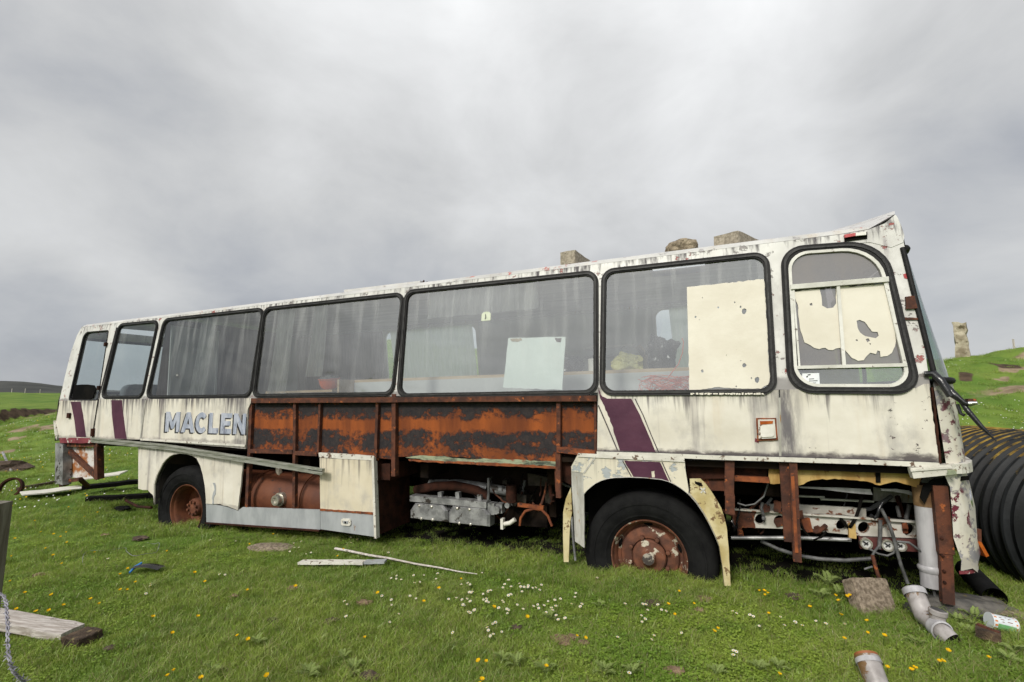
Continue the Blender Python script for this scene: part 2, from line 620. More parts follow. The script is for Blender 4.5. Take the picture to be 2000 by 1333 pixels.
M['rail_alu'] = speck('weathered_aluminium', (.19, .20, .15), (.36, .36, .32), 5, .45, .35, stretch=(1, 1, 12), c=(.60, .58, .52), cs=16, cth=.64)
M['alu'] = speck('dull_aluminium', (.19, .19, .19), (.40, .40, .395), 9, .5, .5, c=(.05, .042, .035), cs=11, cth=.575)
M['trim_white'] = speck('flaked_white_trim', (.50, .48, .42), (.62, .60, .53), 7, .55, c=(.12, .075, .05), cs=18, cth=.57)
M['frame_white'] = speck('white_window_frame', (.50, .49, .44), (.62, .61, .56), 6, .5, c=(.16, .13, .11), cs=24, cth=.63)
M['purple'] = speck('purple_stripe_paint', (.056, .015, .035), (.082, .026, .050), 3, .42, c=(.50, .45, .36), cs=9, cth=.735)
M['maroon'] = speck('maroon_paint', (.13, .018, .030), (.20, .04, .05), 6, .6, c=(.50, .47, .42), cs=10, cth=.56)
M['letter'] = speck('silver_blue_lettering', (.27, .30, .37), (.42, .44, .50), 22, .5, stretch=(1, 1, .35), c=(.17, .18, .23), cs=13, cth=.60)
M['letter_shadow'] = speck('black_lettering_shade', (.015, .014, .016), (.04, .038, .04), 20, .6)
M['pin'] = speck('thin_black_line', (.025, .022, .024), (.08, .07, .07), 20, .6)
M['wood_panel'] = speck('wood_panelling', (.17, .125, .10), (.25, .19, .155), 3, .6, stretch=(14, 14, .6), bump=0)
M['grey_board'] = speck('grey_interior_board', (.38, .39, .38), (.47, .48, .47), 2, .6, bump=0)
M['pale_board'] = speck('pale_interior_board', (.52, .55, .53), (.60, .62, .60), 2, .6, bump=0)
M['headlining'] = speck('grubby_headlining', (.48, .45, .40), (.62, .59, .53), 2, .8, stretch=(1, 5, 1), bump=0)
M['pale_wood'] = speck('pale_shelf_wood', (.36, .25, .14), (.46, .35, .22), 3, .6, stretch=(1, 8, 8), bump=0)
M['mint'] = speck('mint_white_board', (.58, .64, .61), (.64, .69, .66), 2.5, .45, c=(.50, .40, .30), cs=5, cth=.78)
M['seat'] = speck('grey_seat_moquette', (.10, .11, .125), (.17, .18, .195), 8, .9)
M['seat_worn'] = speck('worn_orange_moquette', (.20, .15, .09), (.30, .22, .12), 6, .9)
M['orange'] = speck('orange_plastic', (.55, .085, .018), (.65, .11, .025), 5, .35)
M['twine'] = speck('orange_red_twine', (.48, .10, .065), (.58, .16, .11), 30, .7)
M['bag'] = speck('shiny_black_plastic', (.008, .008, .009), (.02, .02, .022), 8, .22)
M['card'] = speck('brown_cardboard', (.26, .20, .13), (.34, .27, .18), 5, .85)
M['yellow_bag'] = speck('pale_yellow_bag', (.42, .40, .13), (.52, .50, .22), 8, .5)
M['concrete'] = speck('rough_concrete', (.13, .10, .07), (.31, .25, .185), 42, .95, c=(.10, .07, .05), cs=55, cth=.62, bump=.012)
M['concrete_pale'] = speck('pale_concrete', (.22, .19, .145), (.40, .35, .275), 42, .95, c=(.12, .10, .07), cs=55, cth=.62, bump=.010)
M['stone'] = speck('lichened_stone', (.16, .125, .085), (.33, .27, .19), 20, .95, c=(.07, .055, .035), cs=24, cth=.56, bump=.02)
M['stand_stone'] = speck('pale_lichened_stone', (.20, .165, .11), (.46, .41, .31), 2.6, .95, c=(.11, .09, .05), cs=4, cth=.56, bump=.05)
M['old_wood'] = speck('weathered_timber', (.34, .295, .26), (.58, .54, .50), 4, .85, stretch=(1.2, 16, 16), c=(.10, .075, .06), cs=3, cth=.64, bump=.006)
M['rot_wood'] = speck('rotten_timber', (.030, .020, .013), (.10, .065, .040), 12, .95, c=(.16, .12, .06), cs=10, cth=.60, bump=.02)
M['post_wood'] = speck('grey_post_timber', (.105, .092, .068), (.19, .175, .14), 5, .9, stretch=(12, 12, 1.0), c=(.06, .05, .035), cs=4, cth=.62, bump=.006)
M['white_sheet'] = speck('white_plywood_sheet', (.50, .47, .40), (.62, .60, .54), 5, .7, stretch=(1, 6, 1), c=(.22, .17, .10), cs=6, cth=.66)
M['pipe_grey'] = speck('grey_drain_pipe', (.21, .19, .18), (.35, .325, .315), 11, .42, c=(.15, .085, .035), cs=11, cth=.55, bump=0)
M['pipe_inside'] = speck('terracotta_pipe', (.20, .065, .022), (.28, .10, .035), 8, .6)
M['pipe_white'] = speck('white_drain_pipe', (.29, .28, .29), (.42, .41, .42), 4, .38, stretch=(4, 4, 1), c=(.30, .20, .11), cs=2.6, cth=.66, bump=0)
M['brass'] = speck('stained_chrome_ring', (.45, .42, .36), (.6, .57, .5), 20, .3, .7)
M['dial'] = speck('dull_white_dial', (.42, .42, .40), (.56, .56, .54), 12, .4)
M['cable'] = speck('dull_black_cable', (.05, .05, .05), (.13, .13, .13), 15, .5)
M['amber'] = speck('amber_lens', (.28, .06, .01), (.40, .10, .015), 12, .25)
M['lens_white'] = speck('clear_lens', (.62, .60, .54), (.7, .68, .62), 9, .2)
M['red_lens'] = speck('red_paint', (.30, .025, .03), (.40, .05, .05), 9, .4)
M['chrome'] = speck('pitted_chrome', (.55, .55, .55), (.75, .75, .75), 8, .18, .95)
M['wire'] = speck('galvanised_wire', (.20, .19, .22), (.36, .35, .39), 30, .5, .3)
M['blue_plastic'] = speck('blue_plastic', (.03, .16, .42), (.05, .22, .52), 8, .4)
M['white_paper'] = speck('pale_sticker', (.62, .65, .66), (.7, .72, .72), 6, .5)
M['lime_paper'] = speck('faded_green_disc', (.45, .50, .36), (.55, .58, .46), 9, .5)
M['ink'] = speck('black_ink', (.02, .02, .022), (.05, .05, .05), 20, .5)
M['can_white'] = speck('tin_label_white', (.52, .56, .58), (.62, .64, .64), 10, .45)
M['can_green'] = speck('tin_label_green', (.12, .32, .12), (.22, .42, .22), 10, .45)
M['can_orange'] = speck('tin_label_orange', (.46, .13, .02), (.56, .20, .05), 14, .5)
M['clod'] = speck('dry_brown_earth', (.13, .085, .050), (.24, .165, .105), 30, .95, bump=.01)
M['dark_clod'] = speck('dark_earth', (.045, .030, .022), (.10, .07, .05), 30, .95, bump=.01)
M['galv'] = speck('frame_pale_grey', (.36, .34, .29), (.52, .50, .45), 5, .6, c=(.14, .046, .018), cs=9, cth=.555, stretch=(1, 1, 1.4))
M['rot_panel'] = speck('rusted_white_panel', (.58, .56, .53), (.30, .11, .03), 7, .7, lo=.44, hi=.60, c=(.05, .05, .06), cs=9, cth=.66)


def mat_rustpanel():
    """Orange primer rust showing through burnt black in horizontal bands."""
    m_, g, out = newmat('rust_and_black_panel')
    o = g.obj()
    x, y, z = g.sep(o)
    zn = g.m('DIVIDE', g.m('SUBTRACT', z, 1.22), .55)
    n1 = g.noise(g.sv(o, (3.6, 1, 6)), 1.0, 10, .72, .2)
    n2 = g.noise(g.sv(o, (24, 6, 22)), 1.0, 8, .75)
    n3 = g.noise(g.sv(o, (5, 2, 1)), 1.0, 4, .6)
    band = g.m('ADD', g.rng(zn, .60, .88), g.m('MULTIPLY', g.m('SUBTRACT', g.rng(zn, .06, .20), g.rng(zn, .34, .48)), .72))
    midb = g.rng(g.m('ABSOLUTE', g.m('SUBTRACT', zn, .52)), .12, .02)
    band = g.m('MULTIPLY', band, g.rng(g.noise(g.sv(o, (1.3, 1, 2.2)), 1.0, 3, .5), .36, .60, .15, 1.35))
    v = g.m('ADD', g.m('ADD', n1, g.m('MULTIPLY', g.m('SUBTRACT', n2, .5), .62)), g.m('MULTIPLY', band, .15))
    v = g.m('SUBTRACT', v, g.m('MULTIPLY', midb, .20))
    blk = g.rng(v, .525, .595)
    brn = g.rng(v, .42, .545)
    orange = g.mix(g.rng(n3, .3, .7), (.13, .034, .010), (.29, .075, .015))
    orange = g.mix(g.rng(n2, .55, .75), orange, (.13, .035, .015))
    orange = g.mix(g.m('MULTIPLY', brn, .8), orange, (.085, .026, .013))
    col = g.mix(blk, orange, g.mix(g.rng(n2, .4, .7), (.017, .016, .018), (.040, .030, .028)))
    pale = g.rng(g.m('SUBTRACT', g.noise(g.sv(o, (6, 6, 12)), 1.0, 6, .7), g.m('MULTIPLY', g.m('ABSOLUTE', g.m('SUBTRACT', zn, .48)), 1.2)), .665, .70)
    col = g.mix(pale, col, (.52, .36, .14))
    finish(g, out, col, .85, 0, g.m('ADD', n2, g.m('MULTIPLY', blk, .5)), .006, .3)
    return m_


M['rust_panel'] = mat_rustpanel()


def mat_lip():
    m_, g, out = newmat('peeling_green_lip')
    o = g.obj()
    n = g.noise(g.sv(o, (5, 5, 16)), 1.0, 6, .65)
    col = g.mix(g.rng(n, .36, .56), (.035, .048, .034), (.27, .30, .19))
    col = g.mix(g.rng(g.noise(g.sv(o, (4, 4, 20)), 1.3, 5, .6), .56, .62), col, (.20, .06, .025))
    finish(g, out, col, .7)
    return m_


M['lip'] = mat_lip()


def mat_glass(name, tint=(.80, .83, .82), film=.045, streak=.15, fres=1.5, wavy=.9, filmcol=(.62, .63, .62)):
    """A thin dirty pane: clear, reflecting, with a film of dust and run marks."""
    m_, g, out = newmat(name)
    o = g.obj()
    tr = g.nd('ShaderNodeBsdfTransparent', {'Color': tint})
    wv = g.noise(g.sv(o, (.9, .9, 2.3)), 1.0, 2, .45, .7)
    bn = g.nd('ShaderNodeBump', {'Height': wv, 'Distance': .017, 'Strength': wavy})
    gl = g.nd('ShaderNodeBsdfGlossy', {'Color': (.95, .96, .97), 'Roughness': .05})
    g.t.links.new(bn.outputs[0], gl.inputs['Normal'])
    geo = g.nd('ShaderNodeNewGeometry')
    cosi = g.m('ABSOLUTE', g.vm('DOT_PRODUCT', geo.outputs['Normal'], geo.outputs['Incoming']))
    sch = g.m('POWER', g.m('SUBTRACT', 1.0, cosi, clamp=True), 4.2)
    mx = g.nd('ShaderNodeMixShader')
    g.t.links.new(g.m('ADD', g.m('MULTIPLY', sch, .90), .15, clamp=True), mx.inputs[0])
    g.t.links.new(tr.outputs[0], mx.inputs[1])
    g.t.links.new(gl.outputs[0], mx.inputs[2])
    x, y, z = g.sep(o)
    cs = g.noise(g.comb(g.m('MULTIPLY', x, 8.0), 0.0, g.m('MULTIPLY', z, .75)), 1.0, 5, .6, .4)
    f1 = g.m('MULTIPLY', g.rng(cs, .47, .66), streak)
    f1 = g.m('MULTIPLY', f1, g.rng(z, 1.85, 2.75, .22, 1.0))
    f2 = g.m('MULTIPLY', g.rng(g.noise(o, 2.5, 5, .6), .25, .75), film)
    df = g.nd('ShaderNodeBsdfDiffuse', {'Color': filmcol})
    m2 = g.nd('ShaderNodeMixShader')
    g.t.links.new(g.m('ADD', f1, g.m('ADD', f2, film * .4), clamp=True), m2.inputs[0])
    g.t.links.new(mx.outputs[0], m2.inputs[1])
    g.t.links.new(df.outputs[0], m2.inputs[2])
    g.t.links.new(m2.outputs[0], out.inputs[0])
    return m_


M['glass'] = mat_glass('dirty_window_glass')
M['glass_clear'] = mat_glass('clearer_window_glass', (.88, .95, .94), .03, .06)
M['glass_rear'] = mat_glass('rear_window_glass', (.94, .99, .98), .012, .02)
M['glass_tint'] = mat_glass('brown_tinted_glass', (.30, .27, .26), .50, .06, filmcol=(.24, .22, .21), wavy=.1)
M['screen'] = mat_glass('windscreen_glass', (.55, .72, .72), .12, .06, wavy=.15)


def mat_curtain(ta=.66, tb=.38):
    m_, g, out = newmat('thin_net_curtain')
    o = g.obj()
    n = g.noise(g.sv(o, (24, 24, .5)), 1.0, 4, .6)
    col = g.mix(n, (.58, .60, .58), (.80, .82, .80))
    d = g.nd('ShaderNodeBsdfDiffuse', {'Color': col})
    tl = g.nd('ShaderNodeBsdfTranslucent', {'Color': col})
    mx = g.nd('ShaderNodeMixShader', {0: .78})
    g.t.links.new(d.outputs[0], mx.inputs[1])
    g.t.links.new(tl.outputs[0], mx.inputs[2])
    tr = g.nd('ShaderNodeBsdfTransparent')
    m2 = g.nd('ShaderNodeMixShader')
    g.t.links.new(g.rng(n, .3, .7, ta, tb), m2.inputs[0])
    g.t.links.new(mx.outputs[0], m2.inputs[1])
    g.t.links.new(tr.outputs[0], m2.inputs[2])
    g.t.links.new(m2.outputs[0], out.inputs[0])
    return m_


M['curtain'] = mat_curtain()
M['curtain_dense'] = mat_curtain(.16, .0)


def mat_skylight():
    m_, g, out = newmat('milky_skylight')
    a = g.nd('ShaderNodeBsdfTranslucent', {'Color': (.92, .90, .84)})
    b = g.nd('ShaderNodeBsdfTransparent', {'Color': (.9, .9, .88)})
    mx = g.nd('ShaderNodeMixShader', {0: .5})
    g.t.links.new(a.outputs[0], mx.inputs[1])
    g.t.links.new(b.outputs[0], mx.inputs[2])
    g.t.links.new(mx.outputs[0], out.inputs[0])
    return m_


M['skylight'] = mat_skylight()


def mat_ground():
    m_, g, out = newmat('turf_ground')
    p = g.pos()
    n1 = g.noise(p, .55, 5, .6)
    n2 = g.noise(p, 2.2, 6, .68)
    n3 = g.noise(p, 28, 4, .7)
    col = g.mix(g.rng(n1, .35, .65), (.072, .140, .020), (.140, .205, .034))
    col = g.mix(g.m('MULTIPLY', g.rng(n2, .52, .72), .6), col, (.042, .085, .014))
    col = g.mix(g.m('MULTIPLY', g.rng(n3, .45, .72), .55), col, (.155, .185, .050))
    soil = g.nd('ShaderNodeVertexColor', layer_name='soil').outputs[0]
    sx, sy, sz = g.sep(soil)
    sand = g.mix(g.rng(g.noise(p, 2.0, 5, .6), .3, .7), (.16, .12, .075), (.30, .235, .155))
    earth = g.mix(g.rng(g.noise(p, 3.0, 5, .6), .3, .7), (.035, .024, .016), (.095, .065, .042))
    br = g.m('MULTIPLY', g.m('SUBTRACT', n2, .5), .5)
    col = g.mix(g.rng(g.m('ADD', sx, br), .40, .62), col, sand)
    col = g.mix(g.rng(g.m('ADD', sy, br), .40, .60), col, earth)
    col = g.mix(g.rng(g.m('ADD', sz, br), .30, .60), col, (.012, .010, .008))  # bare soil under the coach, its shade painted in as near-black
    finish(g, out, col, .95, 0, g.m('ADD', n3, n2), .03, .15)
    return m_


M['ground'] = mat_ground()


def mat_blade():
    m_, g, out = newmat('grass_blades')
    p = g.pos()
    h = g.nd('ShaderNodeAttribute', attribute_name='tip').outputs['Fac']
    dry = g.nd('ShaderNodeAttribute', attribute_name='dry').outputs['Fac']
    rnd = g.nd('ShaderNodeObjectInfo').outputs['Random']
    n1 = g.noise(p, 1.1, 6, .66)
    n2 = g.noise(p, 4.5, 5, .65)
    col = g.mix(g.rng(n1, .41, .60), (.180, .320, .032), (.345, .460, .066))
    col = g.mix(g.m('MULTIPLY', g.rng(n2, .50, .72), .65), col, (.088, .215, .026))
    col = g.mix(g.m('MULTIPLY', rnd, .40), col, (.33, .43, .075))
    col = g.mix(dry, col, (.36, .30, .15))
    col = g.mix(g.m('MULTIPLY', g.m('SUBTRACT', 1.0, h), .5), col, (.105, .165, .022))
    d = g.nd('ShaderNodeBsdfDiffuse', {'Color': col})
    tl = g.nd('ShaderNodeBsdfTranslucent', {'Color': col})
    gl = g.nd('ShaderNodeBsdfGlossy', {'Color': (.8, .85, .75), 'Roughness': .42})
    mx = g.nd('ShaderNodeMixShader', {0: .38})
    g.t.links.new(d.outputs[0], mx.inputs[1])
    g.t.links.new(tl.outputs[0], mx.inputs[2])
    m2 = g.nd('ShaderNodeMixShader', {0: .045})
    g.t.links.new(mx.outputs[0], m2.inputs[1])
    g.t.links.new(gl.outputs[0], m2.inputs[2])
    g.t.links.new(m2.outputs[0], out.inputs[0])
    return m_


M['blade'] = mat_blade()


def mat_leaf(name, a, b, tr=.3):
    m_, g, out = newmat(name)
    col = g.mix(g.rng(g.noise(g.obj(), 30, 4), .3, .7), a, b)
    d = g.nd('ShaderNodeBsdfDiffuse', {'Color': col})
    t_ = g.nd('ShaderNodeBsdfTranslucent', {'Color': col})
    mx = g.nd('ShaderNodeMixShader', {0: tr})
    g.t.links.new(d.outputs[0], mx.inputs[1])
    g.t.links.new(t_.outputs[0], mx.inputs[2])
    g.t.links.new(mx.outputs[0], out.inputs[0])
    return m_


M['silverweed'] = mat_leaf('silverweed_leaf', (.17, .235, .055), (.27, .33, .12))
M['petal_white'] = mat_leaf('white_petal', (.70, .69, .66), (.78, .77, .75), .25)
M['petal_yellow'] = mat_leaf('yellow_petal', (.68, .40, .008), (.80, .52, .015), .3)
M['daisy_eye'] = mat_leaf('daisy_eye', (.55, .36, .03), (.62, .42, .05), 0)
M['stem'] = mat_leaf('flower_stem', (.06, .11, .025), (.09, .14, .035))


def mat_hill():
    m_, g, out = newmat('heather_hill')
    p = g.pos()
    n = g.noise(g.sv(p, (.02, .02, .06)), 1.0, 7, .62)
    col = g.mix(g.rng(n, .32, .68), (.046, .048, .046), (.074, .076, .069))
    finish(g, out, col, .95, 0, None, .01, .1)
    return m_


M['hill'] = mat_hill()


def mat_tank():
    m_, g, out = newmat('black_tank_with_lichen')
    o = g.obj()
    x, y, z = g.sep(o)
    n = g.noise(g.sv(o, (5, 4, 5)), 1.0, 8, .72)
    nn = g.nd('ShaderNodeNewGeometry').outputs['Normal']
    nz = g.sep(nn)[2]
    # ochre lichen keeps to the upper side of the ribs
    lich = g.rng(g.m('ADD', n, g.m('MULTIPLY', g.rng(nz, .20, .95), .28)), .70, .82)
    lc = g.mix(g.rng(g.noise(o, 14, 4), .3, .7), (.17, .10, .014), (.30, .20, .04))
    base = g.mix(g.rng(g.noise(g.sv(o, (2, 9, 2)), 1.0, 5, .6), .35, .7), (.005, .0055, .006), (.018, .020, .022))
    col = g.mix(lich, base, lc)
    finish(g, out, col, g.rng(lich, 0, 1, .55, .9), 0, g.noise(o, 20, 4), .004, .2)
    return m_


M['tank'] = mat_tank()

# ------------------------------------------------------------------ ground and far hill
def build_ground():
    na = 620
    rr = np.concatenate(([.0], np.geomspace(.35, 14, 110), np.linspace(14.15, 36, 150), np.geomspace(36.6, 1500, 60)))
    nr = len(rr)
    aa = np.linspace(0, 2 * np.pi, na, endpoint=False)
    Rr, A = np.meshgrid(rr, aa, indexing='ij')
    X, Y = Rr * np.sin(A), Rr * np.cos(A)
    Z = zt(X, Y)
    co = np.stack([X, Y, Z], -1).reshape(-1, 3)
    i, j = np.meshgrid(np.arange(nr - 1), np.arange(na), indexing='ij')
    j2 = (j + 1) % na
    q = np.stack([i * na + j, i * na + j2, (i + 1) * na + j2, (i + 1) * na + j], -1).reshape(-1, 4)
    me = bpy.data.meshes.new('ground')
    me.vertices.add(len(co))
    me.vertices.foreach_set('co', co.ravel())
    me.loops.add(q.size)
    me.loops.foreach_set('vertex_index', q.ravel()[::1])
    me.polygons.add(len(q))
    me.polygons.foreach_set('loop_start', np.arange(0, q.size, 4))
    me.update()
    me.flip_normals()
    x, y = co[:, 0], co[:, 1]
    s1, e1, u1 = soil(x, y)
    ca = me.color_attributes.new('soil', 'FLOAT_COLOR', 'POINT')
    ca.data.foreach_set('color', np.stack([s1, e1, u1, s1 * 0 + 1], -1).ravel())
    me.shade_smooth()
    me.materials.append(M['ground'])
    o = bpy.data.objects.new('ground', me)
    COL.objects.link(o)
    tag(o, kind='structure')


def soil(x, y):
    """(sand, dark earth, under-coach soil with painted shade) masks of the ground."""
    px = 1000 + 950 * np.clip(x / np.maximum(y, .5), -4, 3.5)
    right = sm(250, 620, px)
    yb = 22.5 + np.clip(px, -600, 400) * .035 + vnoise(x, y, .22, 4) * .8
    front = sm(1, 3, y)
    e = sm(yb - .15, yb + .3, y) * (1 - sm(yb + .50, yb + .75, y)) * (1 - right)
    s = sm(yb - 4.2, yb - .6, y) * (1 - sm(yb - .3, yb + .1, y)) * (1 - right) * np.clip(.55 + vnoise(x, y, .5, 11) * 1.6, 0, 1)
    s = s + sm(.12, .3, vnoise(x, y, .28, 14)) * sm(12, 16, y) * (1 - sm(yb - 2, yb, y)) * (1 - right) * .7
    sc = vnoise(x, y, .22, 9) + .5
    s = s + sm(.74, .84, sc) * sm(12, 15, y) * right * .6
    e = e + (sm(.66, .71, sc) * (1 - sm(.74, .80, sc))) * sm(13, 16, y) * right * .35
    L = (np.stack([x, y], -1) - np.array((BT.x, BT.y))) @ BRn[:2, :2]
    u = sm(-.1, .5, L[..., 1]) * (1 - sm(1.9, 2.5, L[..., 1])) * sm(.2, .9, L[..., 0]) * (1 - sm(7.9, 8.4, L[..., 0]))  # coach footprint: bare soil plus shade put into the ground colour
    # worn strip in the skyline lip
    k = np.exp(-((x - 23.6) / 2.4) ** 2 - ((y - 21.5) / .45) ** 2)
    for cx, cy, w, d, kk, sl_ in SCARS:
        q = 1.25 - np.hypot((x - cx - (y - cy) * sl_) / w, (y - cy) / d) + vnoise(x, y, 2.2, 40) * .7
        q = sm(.1, .5, q)
        if kk:
            e = np.maximum(e, q)
        else:
            s = np.maximum(s, q * .95)
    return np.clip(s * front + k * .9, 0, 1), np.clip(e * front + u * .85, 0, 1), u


SCARS = []
for a_, b_, w_, h_, k_ in ((1968, 713, 40, 5, 1), (1975, 722, 34, 4, 0), (1957, 742, 15, 7, 0), (1985, 757, 28, 4, 0), (1888, 733, 14, 5, 1), (60, 838, 60, 5, 0), (12, 882, 16, 5, 0), (34, 856, 20, 4, 0), (10, 905, 12, 3, 0)):
    c_, u_, l_ = gp(a_, b_), gp(a_, b_ - h_), gp(a_, b_ + h_)
    dy_ = max(.25, abs(u_.y - l_.y) / 2) if abs(u_.y - l_.y) < 12 else .9
    SCARS.append((c_.x, c_.y, w_ / 950 * c_.y, dy_, k_, c_.x / c_.y))
build_ground()


def build_hill():
    mb = MB()
    rows = []
    for iy, y in enumerate(np.linspace(520, 900, 26)):
        row = []
        for x in np.linspace(-1500, 1500, 120):
            px = 1000 + 950 * x / y
            h = np.interp(px, (-1500, -500, 0, 60, 115, 220, 420, 700, 2500), (20, 30, 30.5, 28.5, 22, 15, 9, 3, -4))
            t = (y - 520) / 200
            zz = -6 + (h + 6) * min(1, t) ** .8 if t < 1 else h - (t - 1) * 12
            row.append((x, y, zz + float(vnoise(np.array(x), np.array(y), .012, 6)) * 5))
        rows.append(row)
    mb.grid(rows)
    o = mb.build('hill', M['hill'], smooth=80)
    tag(o, kind='structure')


build_hill()

# ------------------------------------------------------------------ the coach
coach = empty('coach', BT, 'derelict cream and purple coach with stripped rusty side, sunk in the grass', 'bus', rot=(.0162, -.0152, -.3964))
BM = Matrix.LocRotScale(BT, Euler((.0162, -.0152, -.3964)), None)


def U(X, z, off=0.0):
    return Vector((X, off + TILT * (z - ZW), z))


def P(pts, off=0.0):
    return [sd(a, b, off) for a, b in pts]


def part(name, pts, mat, off=0.0, th=.02, holes=(), parent=None, label=None, fn=sd):
    return MB().plate([fn(a, b, off) for a, b in pts], (0, th, 0), [[fn(a, b, off) for a, b in h] for h in holes]).build(name, mat, parent or coach, label=label)


def sheet(name, pts3, mat, parent):
    mb = MB()
    mb.add(pts3, [tuple(range(len(pts3)))])
    return mb.build(name, mat, parent, fix=False)


# --- windows on the near side: corners TL, TR, BR, BL of the rubber's outer edge
WIN = [
    [(233, 632.5), (312.5, 625), (280, 779), (197.5, 779.5)],
    [(321, 622.5), (518.5, 600.5), (491.5, 777.5), (285, 779.5)],
    [(515.5, 601), (792, 570.5), (770.5, 774), (493, 777.5)],
    [(791, 567.5), (1169, 527.5), (1169.5, 772), (775.5, 777.5)],
    [(1175, 527), (1502, 491), (1519, 772), (1171, 773.5)],
]
wins2 = []
for q in WIN:
    wins2.append([(p.x, p.z) for p in (up(a, b) for a, b in q)])
DRV = [(1523, 483.5), (1728, 468), (1802, 771), (1538, 769)]
drv2 = [(p.x, p.z) for p in (up(a, b) for a, b in DRV)]
DRV_R = [.15, .26, .13, .16]
DOORW = [(165, 649), (213, 645), (192, 783), (134, 783)]
door2 = [(p.x, p.z) for p in (up(a, b) for a, b in DOORW)]

rear_edge = [up(160, 638), up(150, 656), up(138, 690), up(127, 735), up(117, 779)]
front_edge = [up(1817, 757), up(1803, 660), up(1783, 560), up(1765, 474)]
outline = [(p.x, p.z) for p in rear_edge] + [(5.0, 1.775)] + [(p.x, p.z) for p in front_edge] + [(7.79, 2.85), (4.0, 2.858), (rear_edge[0].x + .01, 2.858)]
outline[len(rear_edge) - 1] = (rear_edge[-1].x, 1.785)
holes = [rounded(inset(w, .02), .09) for w in wins2] + [rounded(inset(drv2, .03), DRV_R), rounded(inset(door2, .0), [.10, .04, .04, .04])]
MB().plate([U(*p) for p in outline], (0, .03, 0), [[U(*p) for p in h] for h in holes]).build('body_side', M['white_shell'], coach)


def window(w2, name='window', rad=.11, glass='glass', gw=.041):
    o_ = rounded(w2, rad)
    r_in = [max(.03, r - .03) for r in rad] if isinstance(rad, list) else rad - .03
    i_ = rounded(inset(w2, gw), r_in)
    w = MB().ring([U(*p, -.016) for p in o_], [U(*p, -.012) for p in i_], (0, .03, 0)).build(name, M['black_rubber'], coach)
    a_, b_ = rounded(inset(w2, .018), r_in), rounded(inset(w2, .031), r_in)
    MB().ring([U(*p, -.021) for p in a_], [U(*p, -.021) for p in b_], (0, .008, 0)).build('filler_strip', M['filler'], w)
    if glass:
        g_ = rounded(inset(w2, gw - .008), r_in)
        sheet('pane', [U(*p, .004) for p in g_], M[glass], w)
    return w


W = [window(w, glass='glass_clear' if i == 0 else 'glass') for i, w in enumerate(wins2)]

# rear emergency door window: the pane is there, a black sheet stands in for the dark interior at its broken lower corner
dw = MB().ring([U(*p, -.008) for p in rounded(door2, [.10, .04, .04, .05])], [U(*p, -.004) for p in rounded(inset(door2, .016), [.09, .03, .03, .04])], (0, .045, 0)).build('door_window', M['black_rubber'], coach)
sheet('pane', [U(*p, .02) for p in rounded(inset(door2, .012), [.09, .03, .03, .04])], M['glass_clear'], dw)
part('dark_opening', ragged([(146, 753), (170, 751.5), (183, 753), (188, 761), (181, 778), (172, 782), (139, 782)], 9, 1.0), M['dark'], .006, .012, parent=dw, fn=up)
MB().bar(up(228, 640, -.006), up(193, 777, -.006), .012, .01).bar(sd(192, 780, -.008), sd(180, 858, -.008), .012, .012).build('door_seam', M['pin'], coach)
for q, z_ in ((up(206, 673, -.02), .05), (sd(181, 845, -.02), .10), (up(193, 758, -.02), .05)):
    MB().box(q, (.035, .03, z_), jit=.003).build('door_hinge', M['rust_dark'], coach)
MB().box(sd(134, 812, -.02), (.06, .02, .07)).build('door_handle', M['rust_dark'], coach)

# driver's window
dwin = window(drv2, 'driver_window', DRV_R, None, .048)
fr_o = rounded(inset(drv2, .046), [r - .02 for r in DRV_R])
fr_i = rounded(inset(drv2, .066), [r - .035 for r in DRV_R])
MB().ring([U(*p, -.014) for p in fr_o], [U(*p, -.014) for p in fr_i], (0, .03, 0)).build('window_frame', M['frame_white'], dwin)


def ubar(a, b, w, off, t=.02):
    return MB().bar(up(*a, off), up(*b, off), w, t)


ubar((1544, 561.5), (1735, 546), .034, -.016, .028).build('transom', M['frame_white'], dwin)
ubar((1557, 718), (1771, 713), .022, -.012).build('lower_transom', M['frame_white'], dwin)
ubar((1636.5, 556), (1648.5, 716), .020, -.010).build('sliding_stile', M['frame_white'], dwin)
ubar((1549, 560), (1561, 716), .012, -.006).build('sliding_stile', M['frame_white'], dwin)
ubar((1730, 548), (1766, 712), .016, -.006).build('sliding_stile', M['frame_white'], dwin)


def usheet(name, pts, mat, parent, off):
    return sheet(name, [up(a, b, off) for a, b in pts], M[mat], parent)


usheet('tinted_pane', [(1544, 558), (1543, 520), (1550, 505), (1563, 497), (1690, 486), (1708, 492), (1722, 508), (1734, 545)], 'glass_tint', dwin, .004)
usheet('pane', [(1547, 560), (1637, 553), (1649, 716), (1559, 719)], 'glass_tint', dwin, .006)
usheet('pane', [(1637, 553), (1732, 545), (1768, 714), (1649, 716)], 'glass_tint', dwin, .010)
usheet('pane', [(1558, 719), (1769, 714), (1775, 745), (1764, 760), (1575, 760), (1563, 750)], 'glass_clear', dwin, .006)
